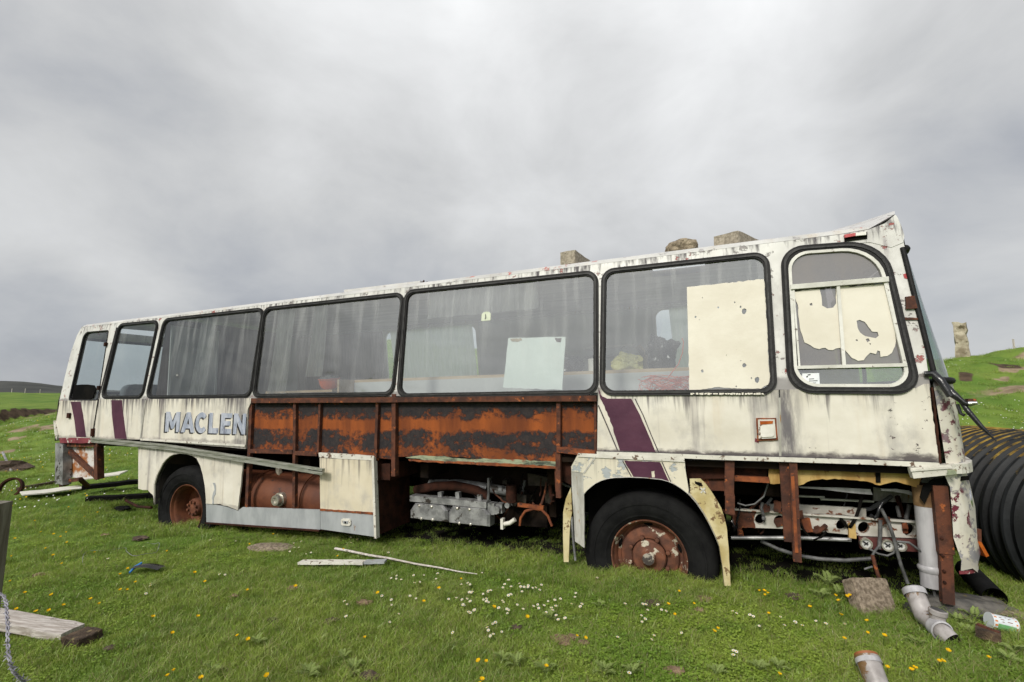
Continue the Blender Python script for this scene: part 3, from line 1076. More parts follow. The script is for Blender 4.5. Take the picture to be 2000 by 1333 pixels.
# cream paint brushed on the two sliding panes, flaked off in patches
r5 = random.Random(5)
o1 = [(1551, 570), (1570, 567), (1601, 565), (1603, 573), (1606, 597), (1616, 603), (1627, 601), (1633, 593), (1632, 562), (1636, 561), (1641, 640), (1645, 680), (1632, 681), (1627, 684), (1618, 684), (1612, 680), (1600, 682), (1590, 680), (1583, 675), (1571, 669), (1567, 654), (1562, 640), (1560, 620), (1558, 596), (1553, 583)]
part('paint_coat', ragged(o1, 6, .8, rg=r5), M['cream_plain'], -.002, .002, [[(1581, 594), (1586, 592), (1587, 597), (1582, 597)]], dwin, fn=up)
o2 = [(1640, 560), (1655, 559), (1660, 561), (1690, 557), (1727, 555), (1731, 575), (1737, 600), (1742, 620), (1747, 645), (1750, 668), (1748, 677), (1742, 690), (1733, 696), (1720, 698), (1719, 687), (1714, 685), (1711, 692), (1700, 689), (1692, 697), (1687, 704), (1676, 705), (1664, 700), (1659, 694), (1653, 687), (1650, 684), (1646, 640)]
h2 = [[(1673, 627), (1679, 625), (1689, 629), (1697, 640), (1703, 648), (1714, 649), (1716, 656), (1711, 661), (1700, 659), (1690, 657), (1680, 650), (1675, 640)], [(1691, 663), (1696, 661), (1699, 666), (1694, 669)], [(1671, 664), (1674, 663), (1676, 666), (1673, 667)], [(1698, 671), (1701, 671), (1700, 675)]]
part('paint_coat', ragged(o2, 6, .8, rg=r5), M['cream_plain'], .002, .002, [ragged(h, 5, .4, rg=r5) for h in h2], dwin, fn=up)
st = part('sticker', [(1566.5, 730), (1600, 729), (1601, 750), (1567.5, 751)], M['white_paper'], -.004, .001, parent=dwin, fn=up)
mb = MB()
for pts in ([(1577, 732), (1583, 731), (1583, 733), (1579, 734)], [(1575, 735), (1578, 734), (1578, 737), (1575, 738)], [(1580, 740), (1590, 739.5), (1590, 740.8), (1580, 741.3)], [(1580, 744), (1597, 743.3), (1597, 744.6), (1580, 745.3)], [(1571, 745), (1574, 745), (1574, 749), (1571, 749)], [(1580, 748), (1594, 747.5), (1594, 748.5), (1580, 749)]):
    mb.plate([up(a, b, -.0055) for a, b in pts], (0, .001, 0))
mb.build('sticker_print', M['ink'], coach).parent = dwin

# cream paint over the right half of the big front window, with flaked spots
r6 = random.Random(16)
o3 = ragged([(1341.5, 561), (1401, 555)], 6, .5, False, r6) + ragged([(1401, 555), (1491, 545.5), (1494, 560), (1495, 590), (1499, 640), (1501, 700), (1504, 738), (1500, 752), (1486, 760)], 6, 1.3, False, r6) + ragged([(1486, 760), (1440, 759), (1400, 757), (1347, 763)], 5, 1.2, False, r6) + ragged([(1346, 762), (1344.5, 680)], 8, .7, False, r6)


def spot(cx, cy, r, sq=1.15):
    k = 9
    return [(cx + r * math.cos(2 * math.pi * i / k) * r6.uniform(.8, 1.15), cy + r * sq * math.sin(2 * math.pi * i / k) * r6.uniform(.8, 1.15)) for i in range(k)]


h3 = [spot(*s_) for s_ in ((1453.5, 608, 5.2), (1446.5, 600, 2), (1403, 601, 1.8), (1435, 591, 1.5), (1358.5, 619.5, 2), (1454, 714, 4, 1), (1371.5, 725, 3), (1478.5, 742.5, 5), (1467.5, 739, 1.4), (1438, 755.3, 1.5), (1419, 694, 1), (1372, 582, 1), (1366, 625, .8), (1447, 705, 1))]
part('paint_coat', o3, M['cream_plain'], -.002, .002, h3, W[4], fn=up)
# paint overspray on the rubber's corner
mb = MB()
for k in range(26):
    x0 = 1348 + k * 5.6 + r6.uniform(-1, 1)
    mb.plate([up(x0, 768 + r6.uniform(-.7, .7), -.0235), up(x0 + r6.uniform(3, 6), 768 + r6.uniform(-.7, .7), -.0235), up(x0 + r6.uniform(3, 6), 771 + r6.uniform(-1, 1), -.0235), up(x0, 771 + r6.uniform(-1, 1), -.0235)], (0, .002, 0))
mb.build('paint_spatter', M['cream_plain'], W[4])
# tax disc
td = part('tax_disc', [(940, 627.5), (940.5, 615), (944, 610.5), (951, 608.8), (956, 610), (958.5, 613), (958, 626)], M['lime_paper'], .0015, .001, parent=W[3], fn=up)
mb = MB()
mb.plate([up(a, b, .0005) for a, b in [(947.5, 614), (949, 614), (950, 621), (948.5, 624), (946.5, 624), (948, 620)]], (0, .0008, 0))
mb.build('disc_print', M['ink'], coach).parent = W[3]

# --- roof: one curved shell with an opening under the milky skylight, ribbed louvre hatch on top
HALF = 1.225
RP = [(.143, 2.852), (.150, 2.872), (.170, 2.889), (.215, 2.903), (.34, 2.921), (.56, 2.940), (.72, 2.948), (1.05, 2.958), (HALF, 2.960)]
RPF = RP + [(2 * HALF - y, z) for y, z in RP[-2::-1]]
xs = [-1.80, -1.76, -1.70, 0, 1.5, 3, 4.5, 5.7, 6.06, 6.54, 7.0, 7.3, 7.78]
mb = MB()
for a, b in zip(xs[:-1], xs[1:]):
    da, db = (.05 if a < -1.79 else .012 if a < -1.75 else 0), (.012 if -1.79 < b < -1.75 else 0)
    ra, rb = [(a, y, z - da) for y, z in RPF], [(b, y, z - db) for y, z in RPF]
    if abs(a - 6.06) < .01:
        mb.grid([ra[:6], rb[:6]])
        mb.grid([ra[7:], rb[7:]])
    else:
        mb.grid([ra, rb])
mb.build('roof', M['roof_white'], coach, smooth=50)
mb = MB()
mb.grid([[(a, y, z + .012) for y, z in RPF[5:8]] for a in (6.04, 6.56)])
mb.build('skylight', M['skylight'], coach)
# headlining inside
mb = MB()
for a, b in ((.05, 6.06), (6.54, 7.7)):
    mb.grid([[(a, .16, 2.80), (a, .32, 2.86), (a, .6, 2.885), (a, .74, 2.89), (a, HALF, 2.90), (a, 1.9, 2.885), (a, 2.29, 2.80)], [(b, .16, 2.80), (b, .32, 2.86), (b, .6, 2.885), (b, .74, 2.89), (b, HALF, 2.90), (b, 1.9, 2.885), (b, 2.29, 2.80)]])
mb.grid([[(a, .16, 2.80), (a, .32, 2.86), (a, .56, 2.882)] for a in (6.06, 6.54)])
mb.grid([[(a, 1.05, 2.895), (a, HALF, 2.90), (a, 1.9, 2.885), (a, 2.29, 2.80)] for a in (6.06, 6.54)])
mb.build('headlining', M['headlining'], coach, smooth=60)
# roof hatch
ha, hb_ = up(683, 560, .36), up(805, 545, .36)
hz = 2.938
hx0, hx1 = 2.70, 3.72
mb = MB().box(((hx0 + hx1) / 2, .78, hz + .036), (hx1 - hx0, .62, .055), jit=.006)
hatch = mb.build('roof_hatch', M['roof_white'], coach)
for k in range(9):
    MB().bar((hx1 + .008, .50 + k * .066, hz + .012), (hx1 + .008, .535 + k * .066, hz + .072), .016, .012, (1, 0, 0)).build('slat', M['rust_dark'], hatch)
# raised front of the roof
ridge = [up(a, b, .45) for a, b in ((1573, 464), (1620, 452), (1682, 434), (1743, 413.5))]
seam = [up(a, b, .0) for a, b in ((1573, 467), (1640, 459), (1697, 449), (1748, 420))]
seam = [Vector((s_.x, s_.y + .004, s_.z)) for s_ in seam]
mb = MB()
mid = [(a + b) / 2 + Vector((0, -.03, .006)) for a, b in zip(seam, ridge)]
mir = lambda p: Vector((p.x, 2 * HALF - p.y, p.z))
top = [p.copy() for p in ridge]
for p in top:
    p.y = HALF
    p.z += .015
mb.grid([seam, mid, ridge, top, [mir(p) for p in ridge], [mir(p) for p in mid], [mir(p) for p in seam]])
fc = mb.build('roof_front', M['roof_white'], coach, smooth=40)
side_cap = [up(1573, 467), up(1640, 459), up(1697, 449), up(1728, 437), up(1748, 420), up(1752, 424), up(1760, 442), up(1766, 461), up(1764, 474), up(1740, 484), up(1700, 474), up(1573, 480)]
MB().plate([p + Vector((0, -.004, 0)) for p in side_cap], (0, .02, 0)).build('side_cap', M['white_shell'], fc)
MB().tube([p + Vector((0, -.003, .0)) for p in seam], .005, 6).build('cap_seam', M['pin'], fc)
# recessed marker lamp over the driver's window
ml = part('marker_lamp', [(1648, 461), (1694, 453), (1694, 466), (1650, 472)], M['dark'], -.012, .02, fn=up)
part('lamp_lens', [(1649, 458.5), (1671, 455), (1671, 461), (1650, 464.5)], M['red_lens'], -.03, .02, parent=ml, fn=up)
part('lamp_lens', [(1671.5, 455), (1692, 452.5), (1692, 459), (1671.5, 461)], M['lens_white'], -.03, .02, parent=ml, fn=up)

# --- lower side panels
rd = part('rear_door_panel', [(117, 783), (192, 782.5), (180, 856), (108, 856), (108.5, 830)], M['cream'], -.004, .02)
part('stripe', [(138, 785), (157, 785), (162, 810), (168, 854), (149, 854), (145, 820)], M['purple'], -.0065, .002, parent=rd)
part('door_sill', ragged([(116, 856), (179, 856), (179, 866), (117, 866)], 9, .5), M['maroon'], -.012, .02, parent=rd)
qp = part('quarter_panel', [(193, 780), (284, 780), (279, 815), (273.5, 859), (181, 857)], M['cream'], -.004, .02)
part('stripe', [(217, 782), (238, 782), (240, 805), (247, 858), (224, 857), (219, 815)], M['purple'], -.0065, .002, parent=qp)
sp = part('side_panel', ragged([(285.5, 780), (491.5, 778)], 30, 0, False) + ragged([(489.5, 787), (483.5, 800), (482, 840), (479.5, 877)], 8, .5, False) + ragged([(478, 877), (380, 868.5), (274, 860.5)], 12, .4, False), M['cream'], -.012, .02)
MB().bar(sd(275, 858.5, -.02), sd(479, 871, -.02), .022, .012).build('panel_edge', M['trim_white'], sp)
MB().bar(sd(285, 782, -.014), sd(274, 858, -.014), .018, .006).build('panel_seam', M['grey_guard'], qp)

LET = {
    'M': ([(0, 0), (0, 1), (.27, 1), (.5, .48), (.73, 1), (1, 1), (1, 0), (.76, 0), (.76, .58), (.58, .16), (.42, .16), (.24, .58), (.24, 0)], []),
    'A': ([(0, 0), (.36, 1), (.64, 1), (1, 0), (.73, 0), (.66, .2), (.34, .2), (.27, 0)], [[(.41, .40), (.59, .40), (.5, .70)]]),
    'C': ([(.5 + .5 * math.cos(math.radians(a)), .5 + .52 * math.sin(math.radians(a))) for a in range(42, 319, 23)] + [(.52 + .25 * math.cos(math.radians(a)), .5 + .27 * math.sin(math.radians(a))) for a in range(318, 41, -23)], []),
    'L': ([(0, 0), (0, 1), (.36, 1), (.36, .26), (1, .26), (1, 0)], []),
    'E': ([(0, 0), (0, 1), (1, 1), (1, .77), (.36, .77), (.36, .62), (.88, .62), (.88, .40), (.36, .40), (.36, .24), (1, .24), (1, 0)], []),
    'N': ([(0, 0), (0, 1), (.30, 1), (.73, .44), (.73, 1), (1, 1), (1, 0), (.72, 0), (.27, .58), (.27, 0)], []),
}


def lpx(x, v):
    """x in photo pixels along the lettering, v 0 at the baseline and 1 at the top."""
    t = (x - 320) / 160
    yb, yt_ = 843.5 + 5.5 * t, 804.5 + 4 * t
    return (x + 2.5 * v, yb + (yt_ - yb) * v)


for ch, x0, x1 in (('M', 322, 350), ('A', 353, 379.5), ('C', 380.5, 404), ('L', 407, 425.5), ('E', 430, 451), ('N', 455, 478.5)):
    pts, hl = LET[ch]
    mp = lambda p, dx=0, dy=0: (lambda q: (q[0] + dx, q[1] + dy))(lpx(x0 + p[0] * (x1 - x0), p[1]))
    lt = part('letter', [mp(p) for p in pts], M['letter'], -.0165, .003, [[mp(p) for p in h] for h in hl], sp)
    mb = MB().plate([sd(*mp(p, -2.6, 2.4), -.0138) for p in pts], (0, .0015, 0), [[sd(*mp(p, -2.6, 2.4), -.0138) for p in h] for h in hl])
    if ch == 'N':
        mb.plate([sd(a, b, -.0138) for a, b in ((478.5, 851), (481, 851), (482.5, 815), (481.5, 815))], (0, .0015, 0))
    sh = mb.build('letter_shade', M['letter_shadow'], sp)

p1 = part('side_panel', [(1168, 757), (1180, 764), (1521, 762), (1522, 830), (1523, 893)] + [(1400, 889), (1280, 885), (1166.5, 881)], M['cream_front'], -.010, .02)
part('stripe', ragged([(1169, 761), (1176, 775), (1186, 779)], 5, .8, False, r6) + ragged([(1233, 779), (1250, 811), (1266, 848), (1280, 883)], 12, .4, False, r6) + [(1211, 880.5)] + ragged([(1203, 855), (1195, 830), (1183, 801), (1172, 778)], 6, 1.2, False, r6), M['purple'], -.013, .002, parent=p1)
mb = MB()
for a, b in zip([(1240, 779), (1256, 811), (1271, 848)], [(1256, 811), (1271, 848), (1286, 883)]):
    mb.bar(sd(*a, -.0125), sd(*b, -.0125), .007, .003)
mb.build('stripe_line', M['pin'], p1)
mb = MB()
for a, b in zip([(1168.5, 792), (1187, 835)], [(1187, 835), (1206, 880)]):
    mb.bar(sd(*a, -.0125), sd(*b, -.0125), .009, .003)
mb.build('stripe_line', M['pin'], p1)
p2 = part('side_panel', [(1523.5, 762), (1570, 760), (1790, 758), (1806, 750), (1815, 750)] + ragged([(1820, 800), (1829, 860), (1834.5, 906)], 9, 1.1, False) + [(1700, 900), (1525.5, 893)], M['cream_front'], -.010, .02)
MB().bar(sd(1522.5, 777, -.012), sd(1524, 893, -.012), .014, .005).build('panel_seam', M['grey_guard'], p2)
mb = MB()
tr = [(1166, 886), (1280, 889), (1400, 894), (1524, 897.5), (1700, 903), (1835, 909)]
for a, b in zip(tr[:-1], tr[1:]):
    mb.bar(sd(*a, -.018), sd(*b, -.018), .030, .022)
mb.build('waist_trim', M['trim_white'], coach)
mb = MB()
tr = [(1180, 881.5), (1280, 885), (1400, 889), (1524, 892.5), (1700, 898), (1833, 904)]
for a, b in zip(tr[:-1], tr[1:]):
    mb.bar(sd(*a, -.014), sd(*b, -.014), .010, .012)
mb.build('trim_gap', M['pin'], coach)
# rusted gap where the front corner has parted from the side
part('corner_gap', ragged([(1819, 757), (1823, 757), (1832, 830), (1839, 905), (1834, 905), (1827, 830)], 7, 1.2), M['rust_dark'], -.014, .02)
# square side lamp
il = part('side_lamp', ragged([(1477, 817), (1516, 816.5), (1520, 860), (1479, 862)], 12, .6), M['rust_bright'], -.022, .02)
part('lamp_lens', [(1480.5, 820), (1513, 819.5), (1516, 856), (1482, 858)], M['trim_white'], -.034, .02, parent=il)
part('lamp_lens', [(1484, 823), (1510, 822.5), (1509, 828), (1485, 830)], M['amber'], -.038, .02, parent=il)
MB().plate([sd(a, b, -.042) for a, b in rounded([(1485, 831), (1511, 830.5), (1512, 853), (1486, 855)], 5)], (0, .012, 0)).build('lamp_lens', M['lens_white'], il)
part('lamp_flake', ragged([(1475, 856), (1484, 858), (1482, 866), (1474, 863)], 4, 1), M['maroon'], -.013, .003)

# --- stripped middle: rails, posts, rusted inner panels
mb = MB()
mb.bar(sd(494, 783, .0), sd(780, 781, .0), .050, .05).bar(sd(780, 781, .0), sd(1166, 778.5, .0), .046, .05)
mb.build('waist_rail', M['rust_post'], coach)
pan = [
    [(490, 786), (576, 786), (573, 880), (487, 879)],
    [(578, 786), (627, 786), (624, 883), (574, 881)],
    [(629, 786), (738, 786), (735, 893), (625, 886)],
    [(741, 786), (772, 785), (770, 898), (737, 895)],
    None,
    [(1094, 783), (1164, 782), (1163, 884), (1091, 879)]]
for q in pan:
    if q:
        part('inner_panel', q, M['rust_panel'], .040, .012)
bot = ragged([(1090, 905), (1040, 902), (990, 899), (940, 896), (890, 893), (840, 892), (776, 893)], 9, 1.3, False)
part('inner_panel', [(774, 785), (1092, 783)] + bot, M['rust_panel'], .040, .012)
part('inner_panel', [(1090, 884), (1164, 888), (1140, 960), (1090, 935)], M['rust_dark'], .10, .012)
for a, b, w, th in (((493, 786), (484, 990), .040, .04), ((578, 786), (576, 992), .036, .04), ((627, 786), (623, 886), .026, .04), ((739, 786), (735, 900), .030, .04), ((772.5, 770), (771.5, 930), .044, .06), ((1092, 783), (1092, 880), .034, .04), ((1163, 783), (1164, 886), .020, .03)):
    MB().bar(sd(*a, .022), sd(*b, .022), w, th).build('side_post', M['rust_post'], coach)
for a, b, w in (((488, 881), (574, 883), .040), ((579, 885), (622, 887), .040), ((1089, 878), (1163, 886), .045)):
    MB().bar(sd(*a, .02), sd(*b, .02), w, .05).build('side_rail', M['rust_bright'] if a[0] > 1000 else M['rust_post'], coach)
MB().bar(sd(1091, 884, .03), sd(1092, 972, .03), .040, .045).bar(sd(1086, 905, .06), sd(1088, 960, .06), .02, .03).build('hanging_bracket', M['rust_post'], coach)
part('peeled_lip', ragged([(792, 894), (820, 890.5), (860, 891.5), (900, 896), (960, 897), (1020, 899), (1089, 903), (1089, 912), (1030, 908), (960, 904.5), (880, 902), (830, 899)], 7, 1.1), M['lip'], .022, .01)
part('lower_flange', ragged([(797, 898), (860, 901), (960, 904.5), (1089, 912), (1089, 916), (960, 910), (870, 905), (800, 901)], 8, .9), M['rust_bright'], .012, .012)
MB().box(sd(784, 914, .35), (.13, .55, .15)).build('rail_bracket', M['rust_dark'], coach)

# loose moulding rail hanging out from the side
ra, rb, rc_ = sd(180, 859.5, -.03), sd(330, 874, -.04), sd(632, 922, -.10)
mb = MB().bar(ra, rb, .062, .03).bar(rb, rc_, .060, .03)
rail = mb.build('loose_rail', M['rail_alu'], coach)
mb = MB().bar(ra + Vector((0, -.018, .02)), rb + Vector((0, -.018, .018)), .016, .014).bar(rb + Vector((0, -.018, .018)), rc_ + Vector((0, -.018, .018)), .016, .014)
mb.build('rail_bead', M['rail_alu'], rail)
part('rail_slot', [(602, 914.5), (629, 918.5), (629, 922), (602, 918)], M['dark'], -.118, .004, parent=rail)

# rear wheel arch panel
arch = [(301, 986), (301.5, 946), (306, 930), (312.5, 917), (318, 906), (324, 898.5), (332, 891.5), (340, 888), (352, 886.5), (366, 888), (376, 891), (384, 896), (391, 910), (396, 928), (400, 950), (402, 975)]
part('arch_panel', [(270, 868), (478, 892)] + ragged([(474.5, 899), (470, 950), (464.5, 997)], 10, .5, False) + ragged([(450, 992), (430, 985), (413, 985)], 6, 1.1, False) + [(402, 984)] + arch[::-1] + ragged([(299, 967), (288, 958), (270, 955)], 7, 1.6, False), M['cream_skirt'], -.006, .016)
part('arch_tear', ragged([(415, 944), (420, 944), (421.5, 960), (417, 975), (418, 984), (414, 985), (414.5, 968), (419, 957)], 5, 1), M['skirt_grey'], -.010, .003)
mb = MB()
a3 = [sd(a, b, .0) for a, b in arch]
mb.grid([[p + Vector((0, -.008, 0)) for p in a3], [p + Vector((0, .05, 0)) for p in a3]])
mb.build('arch_lip', M['pin'], coach, smooth=50)
part('kick_panel', [(402.5, 984), (415, 985), (440, 990), (464, 998), (474, 991), (625, 996), (625.5, 1035), (403, 1020)], M['skirt_grey'], .004, .016)
MB().bar(sd(403, 1021.5, .0), sd(625, 1036.5, .0), .014, .03).build('kick_edge', M['rust_dark'], coach)

# locker with cream door
lk = MB().box((3.19, .30, .84), (.665, .56, .74)).build('locker', M['rust_dark'], coach)
part('locker_door', [(624, 895), (729, 900), (729.5, 1002), (625.5, 994)], M['cream_locker'], -.012, .02, parent=lk)
part('door_strip', ragged([(622, 884.5), (730, 891), (730, 900), (623, 894)], 12, .5), M['trim_white'], -.016, .03, parent=lk)
part('door_strip', ragged([(625, 994), (731, 1001.5), (731, 1006), (625, 998)], 7, .6), M['rust_bright'], -.016, .02, parent=lk)
part('locker_base', [(625.5, 998), (730.5, 1005), (733, 1049), (626, 1034)], M['skirt_grey'], -.010, .02, parent=lk)
MB().bar(sd(731, 893, -.005), sd(736, 1051, -.005), .026, .05).build('locker_edge', M['trim_white'], lk)
hd = MB().plate([sd(a, b, -.022) for a, b in rounded([(665.5, 1013), (684.5, 1014), (685, 1028), (666, 1026.5)], 4)], (0, .02, 0)).build('locker_handle', M['trim_white'], lk)
part('locker_latch', [(670, 1018), (679, 1018.5), (679, 1023.5), (670, 1023)], M['skirt_grey'], -.028, .01, parent=lk)
MB().lathe([(.003, -.005), (.01, 0), (.01, .01)], sd(674, 1021, -.032), n=10).build('locker_latch', M['dark'], lk)
# fuel tank behind the open bay
ft_c = sd(550, 968, .36)
t0, t1 = sd(482, 968, .36).x - .15, 2.84
rT = .265
mb = MB().lathe([(.0, 0), (rT * .9, .0), (rT, .03), (rT, (t1 - t0) * .30), (rT + .012, (t1 - t0) * .30 + .004), (rT + .012, (t1 - t0) * .30 + .05), (rT, (t1 - t0) * .30 + .054), (rT, (t1 - t0) * .75), (rT + .012, (t1 - t0) * .75 + .004), (rT + .012, (t1 - t0) * .75 + .05), (rT, (t1 - t0) * .75 + .054), (rT, t1 - t0 - .03), (0, t1 - t0)], (t0, ft_c.y, ft_c.z), (1, 0, 0), 44)
ftk = mb.build('fuel_tank', speck('brown_tank_paint', (.085, .026, .012), (.14, .045, .018), 4, .6, c=(.05, .022, .015), cs=8, cth=.6), coach, smooth=35)
MB().lathe([(.0, -.05), (.026, -.05), (.030, -.062), (.052, -.062), (.056, -.05), (.056, -.01), (.070, -.01), (.070, .06)], sd(546, 976, .07), n=28).build('filler_cap', M['brass'], ftk, smooth=35)
fo = lump('foam_scrap', speck('dirty_foam', (.40, .32, .26), (.55, .47, .40), 14, .9), (.035, .03, .06), 3, 2, .5, parent=coach)
fo.location = sd(545, 918, .04)
part('tank_bay_shade', [(470, 890), (630, 900), (628, 1000), (470, 1000)], M['dark'], .75, .02)  # black sheet painting the shade behind the fuel tank

# --- under the floor: slab, chassis, engine, wheels
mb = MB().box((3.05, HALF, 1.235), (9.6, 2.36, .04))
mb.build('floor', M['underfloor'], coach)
mb = MB()
for y in (.72, 1.72):
    mb.box((3.6, y, 1.02), (8.6, .07, .22))
for x in (1.0, 2.4, 3.9, 5.2, 6.9):
    mb.box((x, HALF, 1.05), (.09, 1.9, .13))
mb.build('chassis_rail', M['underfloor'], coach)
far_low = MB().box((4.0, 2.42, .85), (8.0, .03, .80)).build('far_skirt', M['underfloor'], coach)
MB().box((4.4, 1.75, .80), (1.7, .02, .75)).build('bay_shade', M['dark'], coach)  # black sheet added to darken the open engine bay like shade

eng = MB().box((4.35, .95, .86), (1.5, .55, .50)).box((4.35, .80, .62), (1.35, .35, .20)).build('engine', M['underfloor'], coach)


def rocker(x0, x1, ytop0, ytop1, yb0, yb1, off):
    q = [(x0 + 9, ytop0), (x1 - 11, ytop1), (x1, ytop1 + 12), (x1, yb1), (x0, yb0), (x0, ytop0 + 14)]
    f_ = [sd(a, b, off) for a, b in q]
    bk = [p + Vector((0, .10, .0)) for p in f_]
    cx = sum((p for p in f_), Vector()) / 6
    fi = [p + (cx - p) * .10 + Vector((0, -.02, 0)) for p in f_]
    mb = MB()
    mb.add(bk + f_ + fi, [tuple(range(12, 18))] + [(k + 6, (k + 1) % 6 + 6, (k + 1) % 6 + 12, k + 12) for k in range(6)] + [(k, (k + 1) % 6, (k + 1) % 6 + 6, k + 6) for k in range(6)])
    o = mb.build('rocker_cover', M['alu'], eng)
    for a, b in ((x0 + 18, ytop0 + 5), (x0 + 42, ytop0 + 7), (x0 + 22, yb0 + 1), (x0 + 44, yb0 + 3)):
        MB().lathe([(.0, -.02), (.013, -.015), (.013, .03)], sd(a, b, off - .01), n=10).build('cover_bolt', M['brass'], o)


rocker(802, 875, 983, 986, 1012, 1020, .26)
rocker(876, 957, 988, 993, 1021, 1029, .26)
MB().bar(sd(806, 972, .30), sd(954, 985, .30), .055, .10).build('manifold', M['alu'], eng)
for a, b in ((861, 968), (895, 968), (938, 973)):
    MB().bar(sd(a, b - 7, .33), sd(a + 1, b + 8, .33), .04, .05).build('manifold_flange', M['alu'], eng)
MB().tube([sd(a, b, .38) for a, b in ((812, 958), (850, 950), (890, 949), (930, 958), (955, 972))], .045, 12).build('exhaust_pipe', M['rust_dark'], eng, smooth=60)
MB().tube([sd(a, b, .46) for a, b in ((840, 945), (900, 946), (950, 953), (992, 960))], .045, 12).build('air_pipe', M['alu'], eng, smooth=60)
MB().tube([sd(a, b, .24) for a, b in ((954, 934), (954.5, 960), (953, 980))], .013, 8).build('dip_tube', M['cable'], eng, smooth=60)
MB().lathe([(.0, 0), (.05, 0), (.05, .15), (0, .15)], sd(999, 981, .36), (0, 0, 1), 20).build('oil_filter', M['rust_dark'], eng, smooth=40)
mb = MB().box(sd(962, 993, .32), (.07, .08, .10)).box(sd(978, 992, .33), (.06, .08, .08)).lathe([(.0, -.03), (.035, -.03), (.045, .04), (.0, .06)], sd(971, 996, .29), n=16).lathe([(0, 0), (.024, 0), (.024, .05), (0, .05)], sd(990, 988, .3), n=12)
mb.build('water_pump', M['alu'], eng, smooth=35)
MB().tube([sd(a, b, .26) for a, b in ((985, 1024), (996, 1022), (1006, 1015))], .02, 10).box(sd(982, 1023, .26), (.025, .05, .09)).build('hose_elbow', M['trim_white'], eng, smooth=50)
MB().tube([sd(a, b, .3) for a, b in ((1015, 1027), (1017, 1012), (1026, 999), (1042, 994), (1058, 996), (1070, 1008), (1078, 1028))], .012, 8).bar(sd(1012, 986, .3), sd(1062, 992, .3), .03, .03).build('rusty_hoop', M['rust_bright'], eng, smooth=50)
oily = speck('oily_fittings', (.02, .017, .014), (.07, .055, .04), 9, .7)
for k in range(14):
    a = r5.uniform(985, 1080)
    b = r5.uniform(935, 985)
    MB().box(sd(a, b, .5 + r5.uniform(0, .2)), (r5.uniform(.04, .14), .1, r5.uniform(.03, .10)), jit=.008).build('engine_fitting', oily, eng)
lump('shade_mound', M['dark'], (.42, .22, .05), 2, 3, .3, parent=None).name = 'shaded_soil_mound'  # soil heap coloured black to stand in for shade under the engine
sm_ = bpy.data.objects['shaded_soil_mound']
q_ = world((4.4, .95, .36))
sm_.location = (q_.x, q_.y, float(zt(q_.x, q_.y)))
tag(sm_, 'low soil heap under the engine, blackened to stand in for shade', 'soil heap')


def wheel(cx, cz, y0, dish, front):
    """Built round an axle along y; the outer face towards -y."""
    c = Vector((cx, y0, cz))
    tb = [(.270, .03), (.283, -.004), (.30, -.02), (.315, -.030), (.320, -.036), (.335, -.038), (.345, -.046), (.38, -.053), (.405, -.055), (.408, -.061), (.420, -.061), (.423, -.055), (.45, -.052), (.470, -.038), (.478, -.034), (.495, -.005), (.502, .06), (.502, .16), (.49, .20), (.43, .225), (.30, .20), (.27, .17)]
    w = MB().lathe(tb, c, n=56).build('wheel', M['tyre'], coach, smooth=35)
    rim = [(.262, .06), (.268, .01), (.278, -.014), (.286, -.016), (.288, -.006), (.281, .004), (.262, .02), (.252, .05), (.248, dish)]
    rmat = speck('rusty_wheel', (.070, .027, .016), (.165, .060, .030), 9, .75, c=(.45, .41, .32), cs=11, cth=.575) if front else speck('rusty_deep_wheel', (.075, .026, .014), (.17, .058, .026), 8, .8)
    if front:
        rim += [(.225, dish + .012), (.215, dish - .012), (.165, dish - .035), (.135, dish - .030), (.130, dish - .01)]
    else:
        rim += [(.20, dish + .02), (.12, dish + .01)]
    MB().lathe(rim, c, n=56).build('wheel_rim', rmat, w, smooth=40)
    hubp = [(.128, dish), (.128, dish - .05), (.118, dish - .06), (.075, dish - .062), (.055, dish - .075), (.052, dish - .10), (.045, dish - .108), (.0, dish - .108)] if front else [(.105, dish + .05), (.105, dish - .10), (.09, dish - .12), (.05, dish - .125), (0, dish - .13)]
    MB().lathe(hubp, c, n=36).build('hub', rmat, w, smooth=40)
    if front:
        MB().lathe([(.046, dish - .105), (.042, dish - .112), (.03, dish - .114), (.012, dish - .115), (.010, dish - .122), (0, dish - .124)], c, n=28).build('hub_cap', speck('flaked_hub_cap', (.30, .27, .22), (.05, .04, .035), 26, .7, lo=.46, hi=.52), w, smooth=40)
    nb, rb_ = (8, .150) if front else (8, .072)
    for k in range(nb):
        a = 2 * math.pi * (k + .4) / nb
        yy = dish - (.058 if front else .135)
        MB().lathe([(.0, -.012), (.015, -.010), (.017, .0), (.017, .03)], c + Vector((rb_ * math.cos(a), yy, rb_ * math.sin(a))), n=8).build('wheel_nut', rmat, w)
    if front:
        for k in range(5):
            a = math.pi / 2 + 2 * math.pi * k / 5
            ctr = c + Vector((.236 * math.cos(a), dish - .002, .236 * math.sin(a)))
            e1, e2 = Vector((-math.sin(a), 0, math.cos(a))), Vector((math.cos(a), 0, math.sin(a)))
            ring = [ctr + e1 * (.034 * math.cos(t)) + e2 * (.012 * math.sin(t)) for t in np.linspace(0, 2 * math.pi, 14, endpoint=False)]
            MB().plate(ring, (0, .01, 0)).build('rim_slot', M['dark'], w)
    return w


wheel(6.007, .50, .135, .075, True)
wheel(.70, .50, .135, .19, False)
MB().box((.70, .95, .55), (.3, 1.0, .3)).build('rear_axle', M['underfloor'], coach)
MB().box((.15, .70, .83), (2.2, .02, .80)).build('arch_shade', M['dark'], coach)  # black sheet standing in for the shade inside the rear arch
MB().box((6.0, .62, .80), (1.15, .02, .9)).build('arch_shade', M['dark'], coach)  # likewise a black shade sheet behind the front wheel

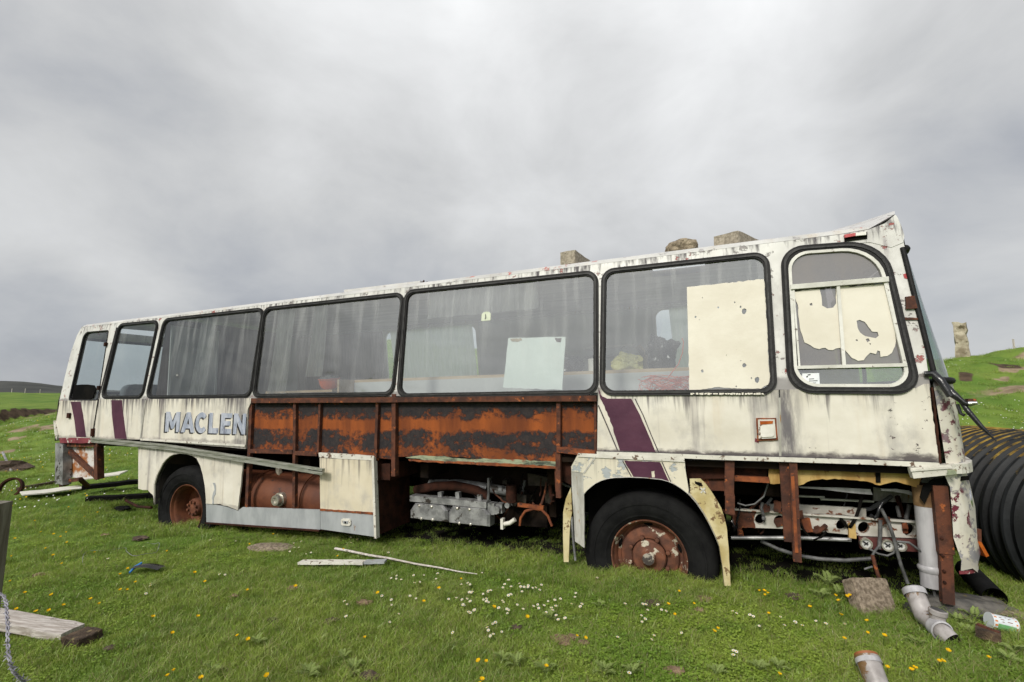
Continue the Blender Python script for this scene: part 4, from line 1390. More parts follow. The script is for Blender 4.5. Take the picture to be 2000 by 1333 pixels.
# --- front wheel arch
fe = [(1140, 967.5), (1146, 959), (1154, 952), (1163, 945), (1174, 939.5), (1186, 935.5), (1200, 933.5), (1228, 932.5), (1258, 933.5), (1292, 937), (1306, 941), (1317, 946), (1330, 954), (1344, 965)]
fen = part('front_fender', [(1128.5, 887.5), (1180, 888), (1260, 893), (1337, 897.5), (1339, 920), (1345, 957)] + fe[::-1] + [(1139, 924), (1116, 921), (1115.5, 912)], M['fender'], -.022, .02)
part('stripe', ragged([(1219, 900), (1289, 903), (1298, 922), (1307, 941), (1292, 936), (1260, 932.5), (1237, 931.5), (1228, 916)], 9, .5, rg=r6), M['purple'], -.025, .002, [ragged([(1272, 921), (1278, 920), (1279, 933), (1273, 933)], 4, .5, rg=r6)], fen)
for a, b in (((1216, 900), (1233, 931)), ((1293, 903), (1310, 941))):
    MB().bar(sd(*a, -.0245), sd(*b, -.0245), .007, .003).build('stripe_line', M['pin'], fen)
MB().bar(sd(1129, 889, -.026), sd(1337, 899, -.026), .028, .01).build('fender_flange', M['trim_white'], fen)
MB().bar(sd(1166, 889, -.024), sd(1140, 925, -.024), .012, .004).build('fender_crease', M['grey_guard'], fen)
lipc = fe + [(1360, 983), (1374, 1004), (1386, 1026), (1396, 1047), (1404, 1067), (1409, 1100), (1414, 1144)]
l3 = [sd(a, b, -.018) for a, b in lipc]
MB().grid([[p + Vector((0, -.012, 0)) for p in l3], [p + Vector((0, .012, .014)) for p in l3], [p + Vector((0, .30, .014)) for p in l3]]).build('fender_lip', M['grey_guard'], fen, smooth=60)
yo = [(1347, 936), (1368, 935.7), (1379, 946), (1389, 960), (1400, 977), (1409, 993), (1416, 1015), (1420, 1034), (1424, 1082), (1427, 1145), (1415, 1145), (1410, 1100), (1405, 1067), (1397, 1047), (1387, 1026), (1374, 1004), (1361, 983), (1348, 967)]
mg = part('mudguard', ragged(yo, 12, .5), M['yellow_guard'], -.006, .02)
MB().bar(sd(1368, 953, -.009), sd(1378, 963, -.009), .010, .003).bar(sd(1369, 963, -.009), sd(1377, 953, -.009), .010, .003).build('chalk_cross', M['trim_white'], mg)
part('mudguard_stain', ragged([(1357, 940), (1370, 944), (1373, 950), (1366, 950), (1358, 945)], 4, 1), M['dark'], -.008, .002, parent=mg)
gp_ = part('guard_post', ragged([(1116, 921), (1140.5, 923), (1141.5, 1070)], 14, .5, False) + ragged([(1140, 1070), (1128, 1061), (1123, 1058)], 5, .8, False) + [(1120, 1000), (1117, 960)], M['grey_guard'], -.018, .02)
part('guard_post', [(1115, 952), (1105, 975), (1100, 1000), (1099.5, 1045), (1101, 1098), (1110.5, 1098.5), (1112, 1050), (1114, 1018), (1117.5, 1000)], M['yellow_guard'], .05, .02)
MB().tube([sd(a, b, .06) for a, b in ((1117, 1010), (1119, 1050), (1124, 1095))], .010, 8).build('guard_rod', M['alu'], coach, smooth=60)

# --- stripped front overhang
mb = MB().bar(sd(1425, 900, .03), sd(1424, 968, .03), .062, .06).bar(sd(1425.5, 966, .02), sd(1425.5, 1003, .02), .062, .06)
mb.build('hanging_bracket', M['rust_post'], coach)
MB().bar(sd(1434, 934, .06), sd(1502, 938, .06), .034, .05).build('side_rail', M['rust_bright'], coach)
part('inner_panel', [(1340, 898), (1500, 903), (1498, 934), (1342, 936)], M['rust_dark'], .13, .02)
part('inner_panel', [(1345, 920), (1430, 925), (1430, 960), (1375, 958)], M['rust_post'], .16, .02)
yb_ = [(1792, 953), (1776, 948), (1750, 941), (1719, 948), (1710, 947), (1695, 940.5), (1666, 938), (1631, 935), (1583, 939), (1570, 946), (1554, 950), (1528, 945), (1504, 945), (1501, 930), (1501, 902)]
part('inner_skirt', [(1808, 912)] + ragged(yb_, 7, 1.4, False), M['yellow_inner'], .10, .012)
part('skirt_slot', [(1710, 910), (1720, 910.5), (1720, 943), (1711, 943)], M['dark'], .092, .006)
part('skirt_strip', [(1560, 951), (1640, 953), (1700, 956), (1704.5, 967), (1660, 963), (1610, 957), (1562, 953.5)], M['pipe_white'], .24, .01)
part('skirt_strip', [(1721, 955), (1750, 955.5), (1776, 959), (1794, 969), (1791, 971.5), (1770, 965), (1745, 960.5), (1722, 959)], M['pipe_white'], .24, .01)
fl = [(1432, 996), (1552, 1004), (1680, 1014), (1796, 1022), (1796, 1052), (1680, 1047), (1552, 1034), (1431, 1030)]


def circ(cx, cy, r, n=18):
    return [(cx + r * math.cos(2 * math.pi * k / n), cy + r * math.sin(2 * math.pi * k / n)) for k in range(n)]


fr_ = part('frame_member', fl, M['galv'], .34, .05, [circ(1485, 1015, 10.5), circ(1522, 1018, 11), circ(1644, 1026, 11), circ(1687, 1031, 11.5), circ(1776, 1036, 12)])
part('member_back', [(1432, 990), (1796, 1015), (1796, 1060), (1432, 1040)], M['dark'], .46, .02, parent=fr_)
part('rust_patch', ragged([(1432, 996), (1478, 999), (1472, 1013), (1476, 1032), (1431, 1030)], 6, 1), M['rust_post'], .333, .006, parent=fr_)
part('frame_member', ragged([(1494, 985), (1540, 985), (1612, 988), (1692, 994), (1692, 1010), (1600, 1003), (1494, 998)], 14, .8), M['galv'], .42, .02)
MB().bar(sd(1432, 994.5, .325), sd(1796, 1020, .325), .012, .03).build('member_flange', M['galv'], fr_)
MB().bar(sd(1602, 975, .40), sd(1706, 979.5, .40), .012, .03).bar(sd(1560, 969, .42), sd(1610, 971, .42), .012, .03).build('cross_strip', M['rail_alu'], coach)
part('inner_panel', [(1706, 952), (1797, 966), (1797, 984), (1706, 979)], M['grey_guard'], .55, .02)
part('frame_bracket', ragged([(1657, 1024), (1671, 1024), (1673, 1053), (1658, 1052)], 6, .6), M['yellow_inner'], .31, .03)
MB().tube([sd(1428, 1051, .30), sd(1560, 1051, .30), sd(1662, 1055, .30)], .014, 8).build('steel_tube', M['alu'], coach, smooth=60)
MB().bar(sd(1532, 903, .03), sd(1542, 1058, .03), .066, .03).bar(sd(1548, 903, .015), sd(1557, 1096, .015), .048, .055).build('hanging_post', M['rust_post'], coach)
MB().bar(sd(1547.5, 925, -.016), sd(1556, 1080, -.016), .020, .006).build('post_flake', M['rust_bright'], coach)
dp = MB().bar(sd(1678, 1060, .31), sd(1796, 1066, .31), .075, .03).build('gauge_bar', speck('dark_red_bar', (.07, .018, .016), (.11, .03, .025), 8, .6), coach)
for a, b, r_ in ((1691, 1061.5, .036), (1733.5, 1065, .038), (1758, 1066, .034)):
    gd = MB().lathe([(r_ * .72, -.012), (r_ * .8, -.02), (r_, -.02), (r_, .02)], sd(a, b, .288), n=26).build('gauge', M['brass'], dp, smooth=40)
    mb = MB().lathe([(.0, -.008), (r_ * .76, -.008)], sd(a, b, .288), n=24)
    mb.cur = 1
    q = sd(a, b, .277)
    mb.bar(q + Vector((-r_ * .4, 0, r_ * .3)), q + Vector((r_ * .35, 0, -r_ * .3)), .010, .002).bar(q + Vector((-r_ * .3, 0, -r_ * .4)), q + Vector((r_ * .4, 0, r_ * .2)), .007, .002)
    me_ = mb.mesh('gauge_face', [M['dial'], M['ink']])
    gf = bpy.data.objects.new('gauge_face', me_)
    COL.objects.link(gf)
    gf.parent = dp
for pts, r_, off in (
        ([(1721, 994), (1735, 1020), (1746, 1052), (1750, 1070), (1760, 1105), (1773, 1140)], .011, .24),
        ([(1719.5, 1016), (1719, 1045), (1717, 1072)], .012, .27),
        ([(1697, 1072), (1715, 1082), (1733, 1086), (1746, 1080), (1752, 1062)], .007, .26),
        ([(1752, 1058), (1775, 1060), (1800, 1078), (1815, 1104), (1821, 1140), (1826, 1165)], .008, .12),
        ([(1440, 983), (1456, 988), (1474, 985), (1492, 970), (1500, 945)], .006, .16),
        ([(1486, 1057), (1520, 1073), (1561, 1086), (1600, 1092), (1650, 1095), (1706, 1091)], .014, .34),
        ([(1717, 1066), (1708, 1078), (1702, 1090)], .008, .26),
        ([(1752, 988), (1757, 1010)], .012, .42), ([(1776, 986), (1770, 1014)], .014, .42)):
    MB().tube([sd(a, b, off) for a, b in pts], r_, 8).build('cable', M['cable'], coach, smooth=60)
MB().tube([sd(a, b, .22) for a, b in ((1704, 1085), (1710, 1108), (1716, 1128), (1723, 1150))], .012, 8).build('hanging_rod', M['rust_post'], coach, smooth=60)
MB().tube([sd(1688, 1112, .25), sd(1704, 1107, .25)], .006, 6).build('hanging_rod', M['alu'], coach)
# loose wiring and hoses in the engine bay and the front overhang
r9 = random.Random(29)
for k in range(30):
    fr9 = k % 2
    ax, ay = (r9.uniform(1440, 1760), r9.uniform(960, 1000)) if fr9 else (r9.uniform(960, 1080), r9.uniform(925, 965))
    off9 = r9.uniform(.28, .55) if fr9 else r9.uniform(.30, .6)
    pts9 = [sd(ax, ay, off9)]
    dx9, sag = r9.uniform(-90, 90) * (1 if fr9 else .6), r9.uniform(15, 60)
    for i in range(1, 7):
        u9 = i / 6
        pts9.append(sd(ax + dx9 * u9 + r9.uniform(-3, 3), ay + sag * math.sin(math.pi * u9 * .8) + 12 * u9, off9 + r9.uniform(-.03, .03)))
    MB().tube(pts9, r9.choice((.006, .008, .011, .016)), 6).build('hose', [M['cable'], M['rust_dark'], M['rust_post'], M['bag'], M['dark']][k % 5], coach, smooth=60)
for k in range(12):
    a9, b9 = r9.uniform(1440, 1780), r9.uniform(985, 1045)
    MB().box(sd(a9, b9, r9.uniform(.30, .36)), (r9.uniform(.02, .07), .03, r9.uniform(.03, .09)), Euler((0, r9.uniform(-.4, .4), 0)).to_matrix(), .006).build('bracket', M['rust_post'] if k % 3 else M['rust_bright'], coach)
part('overhang_shade', [(1428, 930), (1800, 960), (1800, 1130), (1428, 1090)], M['dark'], 1.2, .02)  # black backing sheet, paints the shade deep under the overhang
# drain pipe wedged upright behind the corner and the rusty corner post
pw = [sd(1806, 962, .14), sd(1810, 1010, .14), sd(1816, 1080, .14), sd(1819.5, 1146, .14)]
dpipe = MB().tube(pw, [.060, .060, .058, .056], 20, False).build('drain_pipe', M['pipe_white'], coach, smooth=60)
MB().tube([sd(1804, 946, .14), sd(1806, 965, .14), sd(1808, 988, .14)], [.064, .063, .062], 20, False).build('pipe_stain', speck('brown_pipe_stain', (.11, .055, .022), (.24, .15, .07), 7, .7), dpipe, smooth=60)
MB().tube([sd(1817, 1103, .14), sd(1817.5, 1107, .14), sd(1818, 1112, .14), sd(1818.4, 1117, .14)], [.060, .068, .068, .060], 20, False).build('pipe_collar', M['pipe_white'], dpipe, smooth=40)
cp_ = MB().bar(sd(1833, 948, .06), sd(1846, 1080, .06), .075, .06).bar(sd(1846, 1080, .06), sd(1850, 1178, .06), .060, .05).bar(sd(1822, 950, .10), sd(1832, 1075, .10), .05, .03).build('corner_post', M['rust_post'], coach)
for a, b in ((1839, 1052), (1841, 1086), (1844, 1116), (1845, 1138)):
    MB().lathe([(0, -.010), (.009, -.007), (.009, .02)], sd(a, b, .03), n=8).build('post_bolt', M['rust_dark'], cp_)
part('rubber_flap', [(1797, 972), (1803, 950), (1822, 937), (1850, 934), (1893, 930), (1893, 938), (1845, 944), (1818, 958), (1806, 985)], M['dark'], .05, .01)

# --- curved front
PC = [(0, 0), (.025, .055), (.06, .095), (.12, .135), (.22, .175), (.40, .215), (.70, .25), (HALF, .28)]       # (y, forward)
PCF = PC + [(2 * HALF - y, f) for y, f in PC[-2::-1]]


def front_rows(X0, zs, sh=lambda z: 0.0, lean=True, extra=0.0, amp=lambda z: 1.0):
    rows = []
    for z in zs:
        t = TILT * max(0, z - ZW) if lean else 0
        k = (HALF - t) / HALF
        rows.append([Vector((X0 + f * amp(z) + sh(z) + extra, t + y * k, z)) for y, f in PCF])
    return rows


XF = 7.825
MB().grid(front_rows(XF, [1.29, 1.40, 1.55, 1.70, 1.79], lambda z: .035 * (1.79 - z))).build('front_panel', M['front_corner'], coach, smooth=50)
mb = MB()
for a, b in zip([(y, f) for y, f in PC[:-1]], [(y, f) for y, f in PC[1:]]):
    mb.bar((XF + a[1] + .03, a[0] - .01, 1.262), (XF + b[1] + .03, b[0] - .01, 1.262), .058, .03, (b[1] - a[1], -(b[0] - a[0]), 0))
mb.bar(sd(1778, 924, -.03), (XF + .03, -.012, 1.262), .062, .05)
mb.bar(sd(1778, 919.5, -.058), (XF + .03, -.04, 1.275), .012, .012)
mb.build('bumper_trim', M['trim_white'], coach)
part('trim_moss', ragged([(1850, 917), (1868, 916), (1868, 927), (1850, 929)], 5, 1.2), M['lip'], -.075, .003)
lo = front_rows(XF + .012, [.66, .72, .85, 1.0, 1.15, 1.235], lambda z: .03 * (1.2 - z))
for k, r_ in enumerate(lo):
    for j, p in enumerate(r_[:6]):
        p.x += .012 * math.sin(k * 2.1 + j * 1.3) + (.03 if k == 3 and j > 3 else 0)
        p.z += (.018 * math.sin(j * 2.3) if k == 0 else 0)
MB().grid(lo).build('front_panel', M['front_corner'], coach, smooth=50)
mb = MB()
mb.grid([[Vector((XF + f + .02, y, z)) for y, f in PC[:6]] for z in (.66, .64)])
mb.build('front_lower_edge', M['maroon'], coach)
# headlamp and indicator on the corner
hl = MB().lathe([(.075, .02), (.088, .07), (.098, .078), (.106, .068), (.108, .04), (.10, .0)], (XF + .135, .29, 1.04), (1, -.25, 0), 30).build('headlamp', M['chrome'], coach, smooth=40)
MB().lathe([(0, -.01), (.05, .005), (.088, .05)], (XF + .135, .29, 1.04), (1, -.25, 0), 24).build('lamp_reflector', M['tyre'], hl, smooth=60)
MB().box((XF + .205, .30, .80), (.04, .10, .11), Euler((0, .1, .3)).to_matrix()).build('indicator', M['rust_post'], coach)
MB().box((XF + .225, .27, .735), (.02, .07, .09), Euler((0, -.4, .3)).to_matrix()).build('indicator', M['amber'], coach)
# windscreen
sh = lambda z: -.062 * (z - ZW)
amp = lambda z: .78 - .52 * (z - 1.8) / .9
scr = MB().grid(front_rows(XF + .025, np.linspace(1.80, 2.70, 8), sh, amp=amp)).build('windscreen', M['screen'], coach, smooth=60)
mb = MB()
r0 = front_rows(XF + .025, np.linspace(1.80, 2.70, 8), sh, amp=amp)
mb.tube([r_[0] + Vector((-.010, -.006, 0)) for r_ in r0], .016, 8)
mb.tube([r_[-1] for r_ in r0], .020, 8)
mb.tube([p + Vector((.006, 0, 0)) for p in r0[0]], .022, 8)
mb.tube([p + Vector((.006, 0, 0)) for p in r0[-1]], .020, 8)
mb.tube([(r_[len(PCF) // 2]) for r_ in r0], .020, 8)
mb.build('screen_rubber', M['black_rubber'], scr, smooth=60)
# front fascia above the windscreen, up to the raised lip of the roof
f0, f1 = up(1748, 420), up(1765, 463)
low = [p + Vector((0, 0, .03)) for p in r0[-1]]
low[0] = f1
low[-1] = mir(f1)
topr = [Vector((f0.x + .02 * math.sin(math.pi * i / (len(low) - 1)), f0.y + (2 * HALF - 2 * f0.y) * i / (len(low) - 1), f0.z + .12 * math.sin(math.pi * i / (len(low) - 1)) ** .6)) for i in range(len(low))]
MB().grid([topr, [(p * .45 + q * .55) for p, q in zip(topr, low)], low]).build('front_fascia', M['white_shell'], coach, smooth=40)
# hinge bracket rusting on the pillar
hgb = part('pillar_bracket', ragged([(1769, 580), (1790, 578), (1793, 602), (1770, 604)], 6, .8), M['rust_post'], -.02, .03, fn=up)
part('pillar_bracket', ragged([(1760, 620.5), (1796, 621), (1797, 625), (1761, 625)], 7, .6), M['rust_post'], -.01, .012, fn=up)
part('pillar_stain', ragged([(1764, 536), (1773, 533), (1776, 541), (1783, 543), (1775, 546), (1766, 544)], 5, 1), M['red_lens'], -.003, .002, fn=up)
# wiper gear
mb = MB().tube([up(1805, 731, -.02), up(1823, 730, -.03), up(1838, 745, -.05), up(1856, 775, -.06)], [.018, .022, .024, .018], 8)
mb.tube([sd(1838, 746, -.02), sd(1862, 771, -.06), sd(1884, 788, -.09), sd(1898, 791, -.10)], [.022, .024, .014, .012], 8)
wp = mb.build('wiper', M['bag'], coach, smooth=60)
MB().tube([sd(1872, 778, -.06), sd(1893, 806, -.09), sd(1918, 835, -.12), sd(1946, 862, -.15)], [.012, .016, .013, .004], 8).tube([sd(1870, 790, -.06), sd(1876, 808, -.07), sd(1884, 812, -.08)], .010, 6).tube([sd(1884, 800, -.07), sd(1905, 822, -.10), sd(1922, 838, -.12)], .008, 6).build('wiper_blade', M['bag'], wp, smooth=60)
MB().tube([sd(1893, 789, -.10), sd(1909, 787, -.12)], [.016, .008], 10).build('wiper_spindle', M['chrome'], wp, smooth=50)
MB().box(sd(1896, 785, -.08), (.04, .04, .035)).build('wiper_motor', M['rust_post'], wp)

# --- rear: corner, wrap-round rear window, lower frame
XR = -1.775
RC = [(0, 0), (.03, -.035), (.10, -.07), (.25, -.10), (.6, -.125), (HALF, -.135)]
RCF = RC + [(2 * HALF - y, f) for y, f in RC[-2::-1]]


def rear_rows(zs, sh):
    rows = []
    for z in zs:
        t = TILT * max(0, z - ZW)
        k = (HALF - t) / HALF
        rows.append([Vector((XR + f + sh(z), t + y * k, z)) for y, f in RCF])
    return rows


rsh = lambda z: -.115 * (2.86 - z) if z > 1.78 else -.124
r_low = rear_rows([1.26, 1.40, 1.6, 1.80, 1.92], lambda z: rsh(max(z, 1.80)))
MB().grid(r_low).build('rear_panel', M['cream'], coach, smooth=50)
r_top = rear_rows([2.70, 2.78, 2.84], rsh)
MB().grid(r_top).build('rear_header', M['white_shell'], coach, smooth=50)
r_mid = rear_rows(np.linspace(1.92, 2.70, 5), rsh)
rw = MB().grid([r_[2:-2] for r_ in r_mid]).build('rear_window', M['glass_rear'], coach, smooth=60)
MB().grid([r_[:3] for r_ in r_mid]).grid([r_[-3:] for r_ in r_mid]).build('rear_pillar', M['white_shell'], coach, smooth=50)
MB().tube([r_[5] for r_ in r_mid], .03, 8).tube([p for p in r_mid[0][2:-2]], .02, 8).tube([p for p in r_mid[-1][2:-2]], .02, 8).build('rear_window_bar', M['black_rubber'], rw, smooth=50)
part('rear_bumper_end', ragged([(108, 866), (116, 866), (123, 870), (122, 948), (107, 944)], 10, .6), M['alu'], -.01, .10)
part('rear_bumper_end', [(104, 822), (108, 830), (112, 850), (110, 860), (106, 846)], M['trim_white'], -.02, .06)
rf = [(124, 872), (197, 872), (196, 935), (190, 932), (124, 946)]
lf = part('rear_lower_panel', ragged([(130, 873), (190, 874), (189, 930), (160, 934), (130, 932)], 10, .8), M['rot_panel'], .10, .02)
mb = MB().bar(sd(122.5, 872, .07), sd(125, 950, .07), .07, .08).bar(sd(193, 872, .07), sd(194, 936, .07), .07, .08).bar(sd(120, 869, .07), sd(197, 869, .07), .05, .08).bar(sd(128, 874, .07), sd(192, 934, .07), .055, .04)
mb.bar(sd(130, 940, .08), sd(158, 936, .08), .05, .05).bar(sd(155, 935, .1), sd(172, 950, .3), .04, .05)
mb.build('rear_frame', M['rust_post'], coach)
MB().tube([sd(246, 978, .2), sd(270, 990, .1), sd(296, 992, .05)], .016, 8).build('exhaust_pipe', M['rust_dark'], coach, smooth=50)

# --- inside
fw = MB()
yF = 2.43
z0, z1 = 2.0, 2.76
fx = [0.02, 1.88, 3.46, 5.93, 7.62]


def FP(X, z):
    return (X, yF - TILT * max(0, z - ZW), z)


far_holes = [rounded([(1.90, 1.82), (3.46, 1.82), (3.46, 2.76), (1.90, 2.76)], .10), rounded([(5.93, 1.82), (6.74, 1.82), (6.74, 2.76), (5.93, 2.76)], .10), rounded([(-1.55, 1.82), (-.15, 1.82), (-.15, 2.76), (-1.55, 2.76)], .10)]
fw.plate([FP(-1.85, 1.25), FP(-1.85, 1.78), FP(-1.76, 2.85), FP(7.72, 2.85), FP(7.80, 1.78), FP(7.80, 1.25)][::1], (0, -.03, 0), [[FP(*p) for p in h] for h in far_holes])
fw.build('far_side', M['headlining'], coach)
for h in far_holes:
    sheet('far_window', [Vector(FP(*p)) + Vector((0, -.012, 0)) for p in h], M['glass_rear'], coach)
part_wall = [(.05, .06, 1.25), (.05, 2.40, 1.25), (.05, 2.30, 2.84), (.05, .18, 2.84)]
MB().plate(part_wall, (.03, 0, 0)).build('partition', M['wood_panel'], coach)
pd_ = MB().box((.095, .53, 2.0), (.025, .62, 1.5)).build('partition_door', M['grey_board'], coach)
MB().box((.115, .215, 2.0), (.02, .025, 1.5)).box((.115, .845, 2.0), (.02, .025, 1.5)).build('door_frame', M['pale_board'], pd_)
MB().lathe([(0, .05), (.02, .045), (.026, .03), (.012, .02), (.012, 0)], (.105, .31, 2.10), (1, 0, 0), 14).build('door_knob', M['brass'], pd_, smooth=40)
MB().box((.10, 2.10, 2.05), (.03, .40, 1.5)).build('partition_board', M['pale_board'], coach)
MB().box((.13, 1.88, 2.05), (.05, .05, 1.5)).build('partition_stud', M['frame_white'], coach)
MB().plate([FP(.08, 1.3), FP(.08, 2.80), FP(1.86, 2.80), FP(1.86, 1.3)], (0, -.02, 0)).build('wall_lining', M['wood_panel'], coach).location.y = -.035
MB().plate([FP(3.52, 1.3), FP(3.52, 2.80), FP(5.90, 2.80), FP(5.90, 1.3)], (0, -.02, 0)).build('wall_lining', M['grey_board'], coach).location.y = -.035
# luggage rack along the far side
MB().box((4.0, 2.22, 2.80), (7.4, .12, .025)).build('luggage_rack', M['grey_guard'], coach)
# counter along the near side under the windows with pale edge
ct = MB().box((2.27, .42, 1.85), (.98, .35, .025)).build('shelf', M['pale_wood'], coach)
cn = MB().box((4.68, .80, 1.955), (3.75, .52, .03)).build('counter', M['pale_wood'], coach)
MB().box((4.68, .545, 1.86), (3.75, .02, .16)).build('counter_front', M['grey_board'], cn)
MB().box((2.79, .50, 1.9), (.025, .4, .14)).build('counter_end', M['pale_wood'], cn)
# kitchen shelf on the far wall
ks = MB().box((5.35, 2.27, 2.34), (.62, .16, .03)).box((5.35, 2.34, 2.45), (.60, .03, .2)).build('wall_shelf', M['frame_white'], coach)
mb = MB().tube([(5.05, 2.18, 2.22), (5.64, 2.18, 2.22)], .015, 8).tube([(5.05, 2.28, 2.22), (5.64, 2.28, 2.22)], .015, 8)
for k in range(8):
    mb.tube([(5.08 + k * .078, 2.16, 2.235), (5.08 + k * .078, 2.30, 2.235)], .008, 6)
mb.build('plate_rack', M['alu'], ks)


def curtain(x0, x1, y, zb, zt_, n=40, amp=.02, seed=0, mat='curtain'):
    rg = random.Random(seed)
    ph = rg.uniform(0, 6)
    rows = []
    for iz in range(10):
        t = iz / 9
        row = []
        for i in range(n * 2 + 1):
            u = i / (n * 2)
            xx = x0 + (x1 - x0) * u
            zz = zb + (zt_ - zb) * t
            ww = amp * math.sin(u * n * .9 + ph + .6 * math.sin(u * 9 + t * 2)) * (1.2 - .5 * t)
            row.append(Vector((xx + .01 * math.sin(t * 4 + u * 7), y + ww - (TILT * (zz - ZW) if y > 1 else -TILT * (zz - ZW)), zz)))
        rows.append(row)
    return MB().grid(rows).build('curtain', M[mat], coach, smooth=80, fix=False)


curtain(2.02, 3.44, 2.37, 1.95, 2.78, 34, .018, 1, 'curtain_dense')
curtain(6.10, 6.60, 2.37, 1.95, 2.78, 14, .018, 2, 'curtain_dense')
curtain(.70, .98, .06, 1.82, 2.80, 9, .012, 3)
curtain(2.02, 2.28, .06, 1.82, 2.80, 9, .014, 5)
curtain(2.55, 2.75, .06, 2.0, 2.80, 9, .014, 6)
curtain(4.0, 5.15, .06, 2.52, 2.80, 30, .014, 7)
# rows of seat backs by the rear window
for y in (.55, 1.15, 1.85):
    s_ = MB()
    s_.plate([(-1.05, y + a, b) for a, b in rounded([(-.27, 1.25), (.27, 1.25), (.25, 2.02), (-.25, 2.02)], .11, 5)], (.13, 0, 0))
    so = s_.build('seat_back', M['seat_worn'] if y == 1.15 else M['seat'], coach)
# cab: driver's seat and dark cowl
MB().plate([(7.05, .55 + a, b) for a, b in rounded([(-.24, 1.3), (.24, 1.3), (.22, 2.15), (-.22, 2.15)], .10, 5)], (.14, 0, 0)).box((7.3, .55, 1.45), (.5, .46, .14)).build('seat_back', M['seat'], coach)
MB().tube([(7.55 + .0, .55 + .21 * math.cos(a), 1.86 + .21 * math.sin(a) * .8) for a in np.linspace(0, 2 * math.pi, 26)], .013, 8).build('steering_wheel', M['black_rubber'], coach, smooth=60)
MB().box((7.78, HALF, 1.55), (.18, 2.2, .42)).build('dashboard', M['dark'], coach)
# ------------------------------------------------------------------ loose things in and on the coach
def loose(o, label, cat, group=None, at=None):
    """A thing built in the coach's axes that rests in or on it: its own top-level object."""
    if at is not None:
        at = Vector(at)
        o.data.transform(Matrix.Translation(-at))
        o.matrix_world = BM @ Matrix.Translation(at)
    else:
        o.matrix_world = BM
    return tag(o, label, cat, group)


bo = [(993, 660.5), (1002, 659), (1020, 660), (1060, 659), (1092, 658), (1105, 658.5)]
pts = ragged([(993, 660.5), (1105, 658.5)], 10, .9, False) + ragged([(1104.5, 660), (1098, 763)], 12, .6, False) + ragged([(1097, 762), (1040, 760), (984, 757.5)], 8, 1.0, False) + ragged([(982, 756), (992, 664)], 8, 1.0, False)
b_ = MB().plate([sd(a, b, .11) for a, b in pts], (0, .015, 0)).build('board', M['mint'])
loose(b_, 'pale mint square board with chipped corners propped inside the long middle window', 'board', at=sd(1040, 760, .11))
for q, m_, nm in (([(996, 662), (1018, 661), (1020, 665), (1012, 668), (999, 667)], 'card', 'bare_patch'), ([(1083, 660), (1097, 661), (1095, 669), (1087, 668)], 'dark_clod', 'bare_patch')):
    p_ = MB().plate([sd(a, b, .107) for a, b in ragged(q, 3, .7)], (0, .002, 0)).build(nm, M[m_])
    p_.data.transform(Matrix.Translation(-sd(1040, 760, .11)))
    p_.parent = b_

# orange bowl-shaped hard hat upside down on the shelf
c_ = sd(645, 752, .40)
hh = MB().lathe([(.0, 0), (.05, .004), (.09, .03), (.108, .075), (.112, .12), (.120, .122), (.120, .128), (.106, .126), (.10, .08), (.08, .035), (0, .012)], (c_.x, c_.y, 1.863), (0, -.12, 1), 32).build('hard_hat', M['orange'], smooth=40)
loose(hh, 'orange hard hat lying upside down on the pale shelf behind the window', 'hard hat', at=(c_.x, c_.y, 1.863))
lin = MB().lathe([(.102, .128), (.100, .145), (.085, .15), (.070, .135)], (0, 0, 0), (0, -.12, 1), 28).box((.03, -.05, .15), (.07, .04, .03)).build('hat_lining', M['cable'], hh, smooth=40)

# tangle of twine below the window with its tail going up
r8 = random.Random(8)
ctr = up(1303, 752, .10)
mb = MB()
for k in range(17):
    a0 = r8.uniform(0, 6.28)
    R_ = r8.uniform(.08, .20)
    pts = []
    for i in range(22):
        a = a0 + i * r8.uniform(.3, .5)
        pts.append(ctr + Vector((R_ * math.cos(a) * 1.15 + r8.uniform(-.01, .01), .05 * math.sin(a * .7 + k) + .02, -.01 + R_ * .55 * math.sin(a + k) + r8.uniform(-.008, .008) - .02)))
    mb.tube(pts, .0022, 5)
mb.tube([up(a, b, .14) for a, b in ((1300, 745), (1312, 728), (1325, 712), (1333, 690), (1335, 668), (1332, 661))], .004, 6)
loose(mb.build('twine', M['twine'], smooth=60), 'tangle of orange red baler twine behind the front window', 'twine', at=ctr + Vector((0, 0, -.10)))

bg_ = lump('bag', M['bag'], (.13, .12, .17), 4, 4, .5)
loose(bg_, 'shiny black plastic bag leaning by the painted glass', 'bag')
bg_.matrix_world = BM @ Matrix.Translation(Vector((6.12, .95, 2.13)))
b2 = lump('bag', M['bag'], (.15, .12, .11), 9, 4, .4)
loose(b2, 'black bundled bag on the counter beside the pale mint board', 'bag')
b2.matrix_world = BM @ Matrix.Translation(Vector((5.22, .85, 2.05)))
yb2 = lump('bag', M['yellow_bag'], (.14, .10, .10), 6, 4, .6)
loose(yb2, 'crumpled pale yellow bag on the counter', 'bag')
yb2.matrix_world = BM @ Matrix.Translation(Vector((5.80, .90, 2.03)))
cb = MB().box((0, 0, .10), (.30, .26, .20), jit=.012).build('box', M['card'])
loose(cb, 'open brown cardboard box between the yellow bag and the black bag', 'box')
cb.matrix_world = BM @ Matrix.Translation(Vector((6.02, 1.35, 1.97))) @ Matrix.Rotation(.3, 4, 'Z')
for dx, a in ((.16, .5), (-.16, -.6)):
    fl_ = MB().box((dx, 0, .23), (.02, .25, .11), Euler((0, a, 0)).to_matrix()).build('flap', M['card'], cb)
wb = MB().box((0, 0, .09), (.30, .2, .18), jit=.006).box((0, 0, .185), (.31, .21, .012)).build('box', M['pale_board'])
loose(wb, 'white carton standing behind the yellow bag on the counter', 'box')
wb.matrix_world = BM @ Matrix.Translation(Vector((5.72, 1.6, 1.97)))
MB().box((7.40, .9, 1.72), (.30, .3, .34), jit=.01)
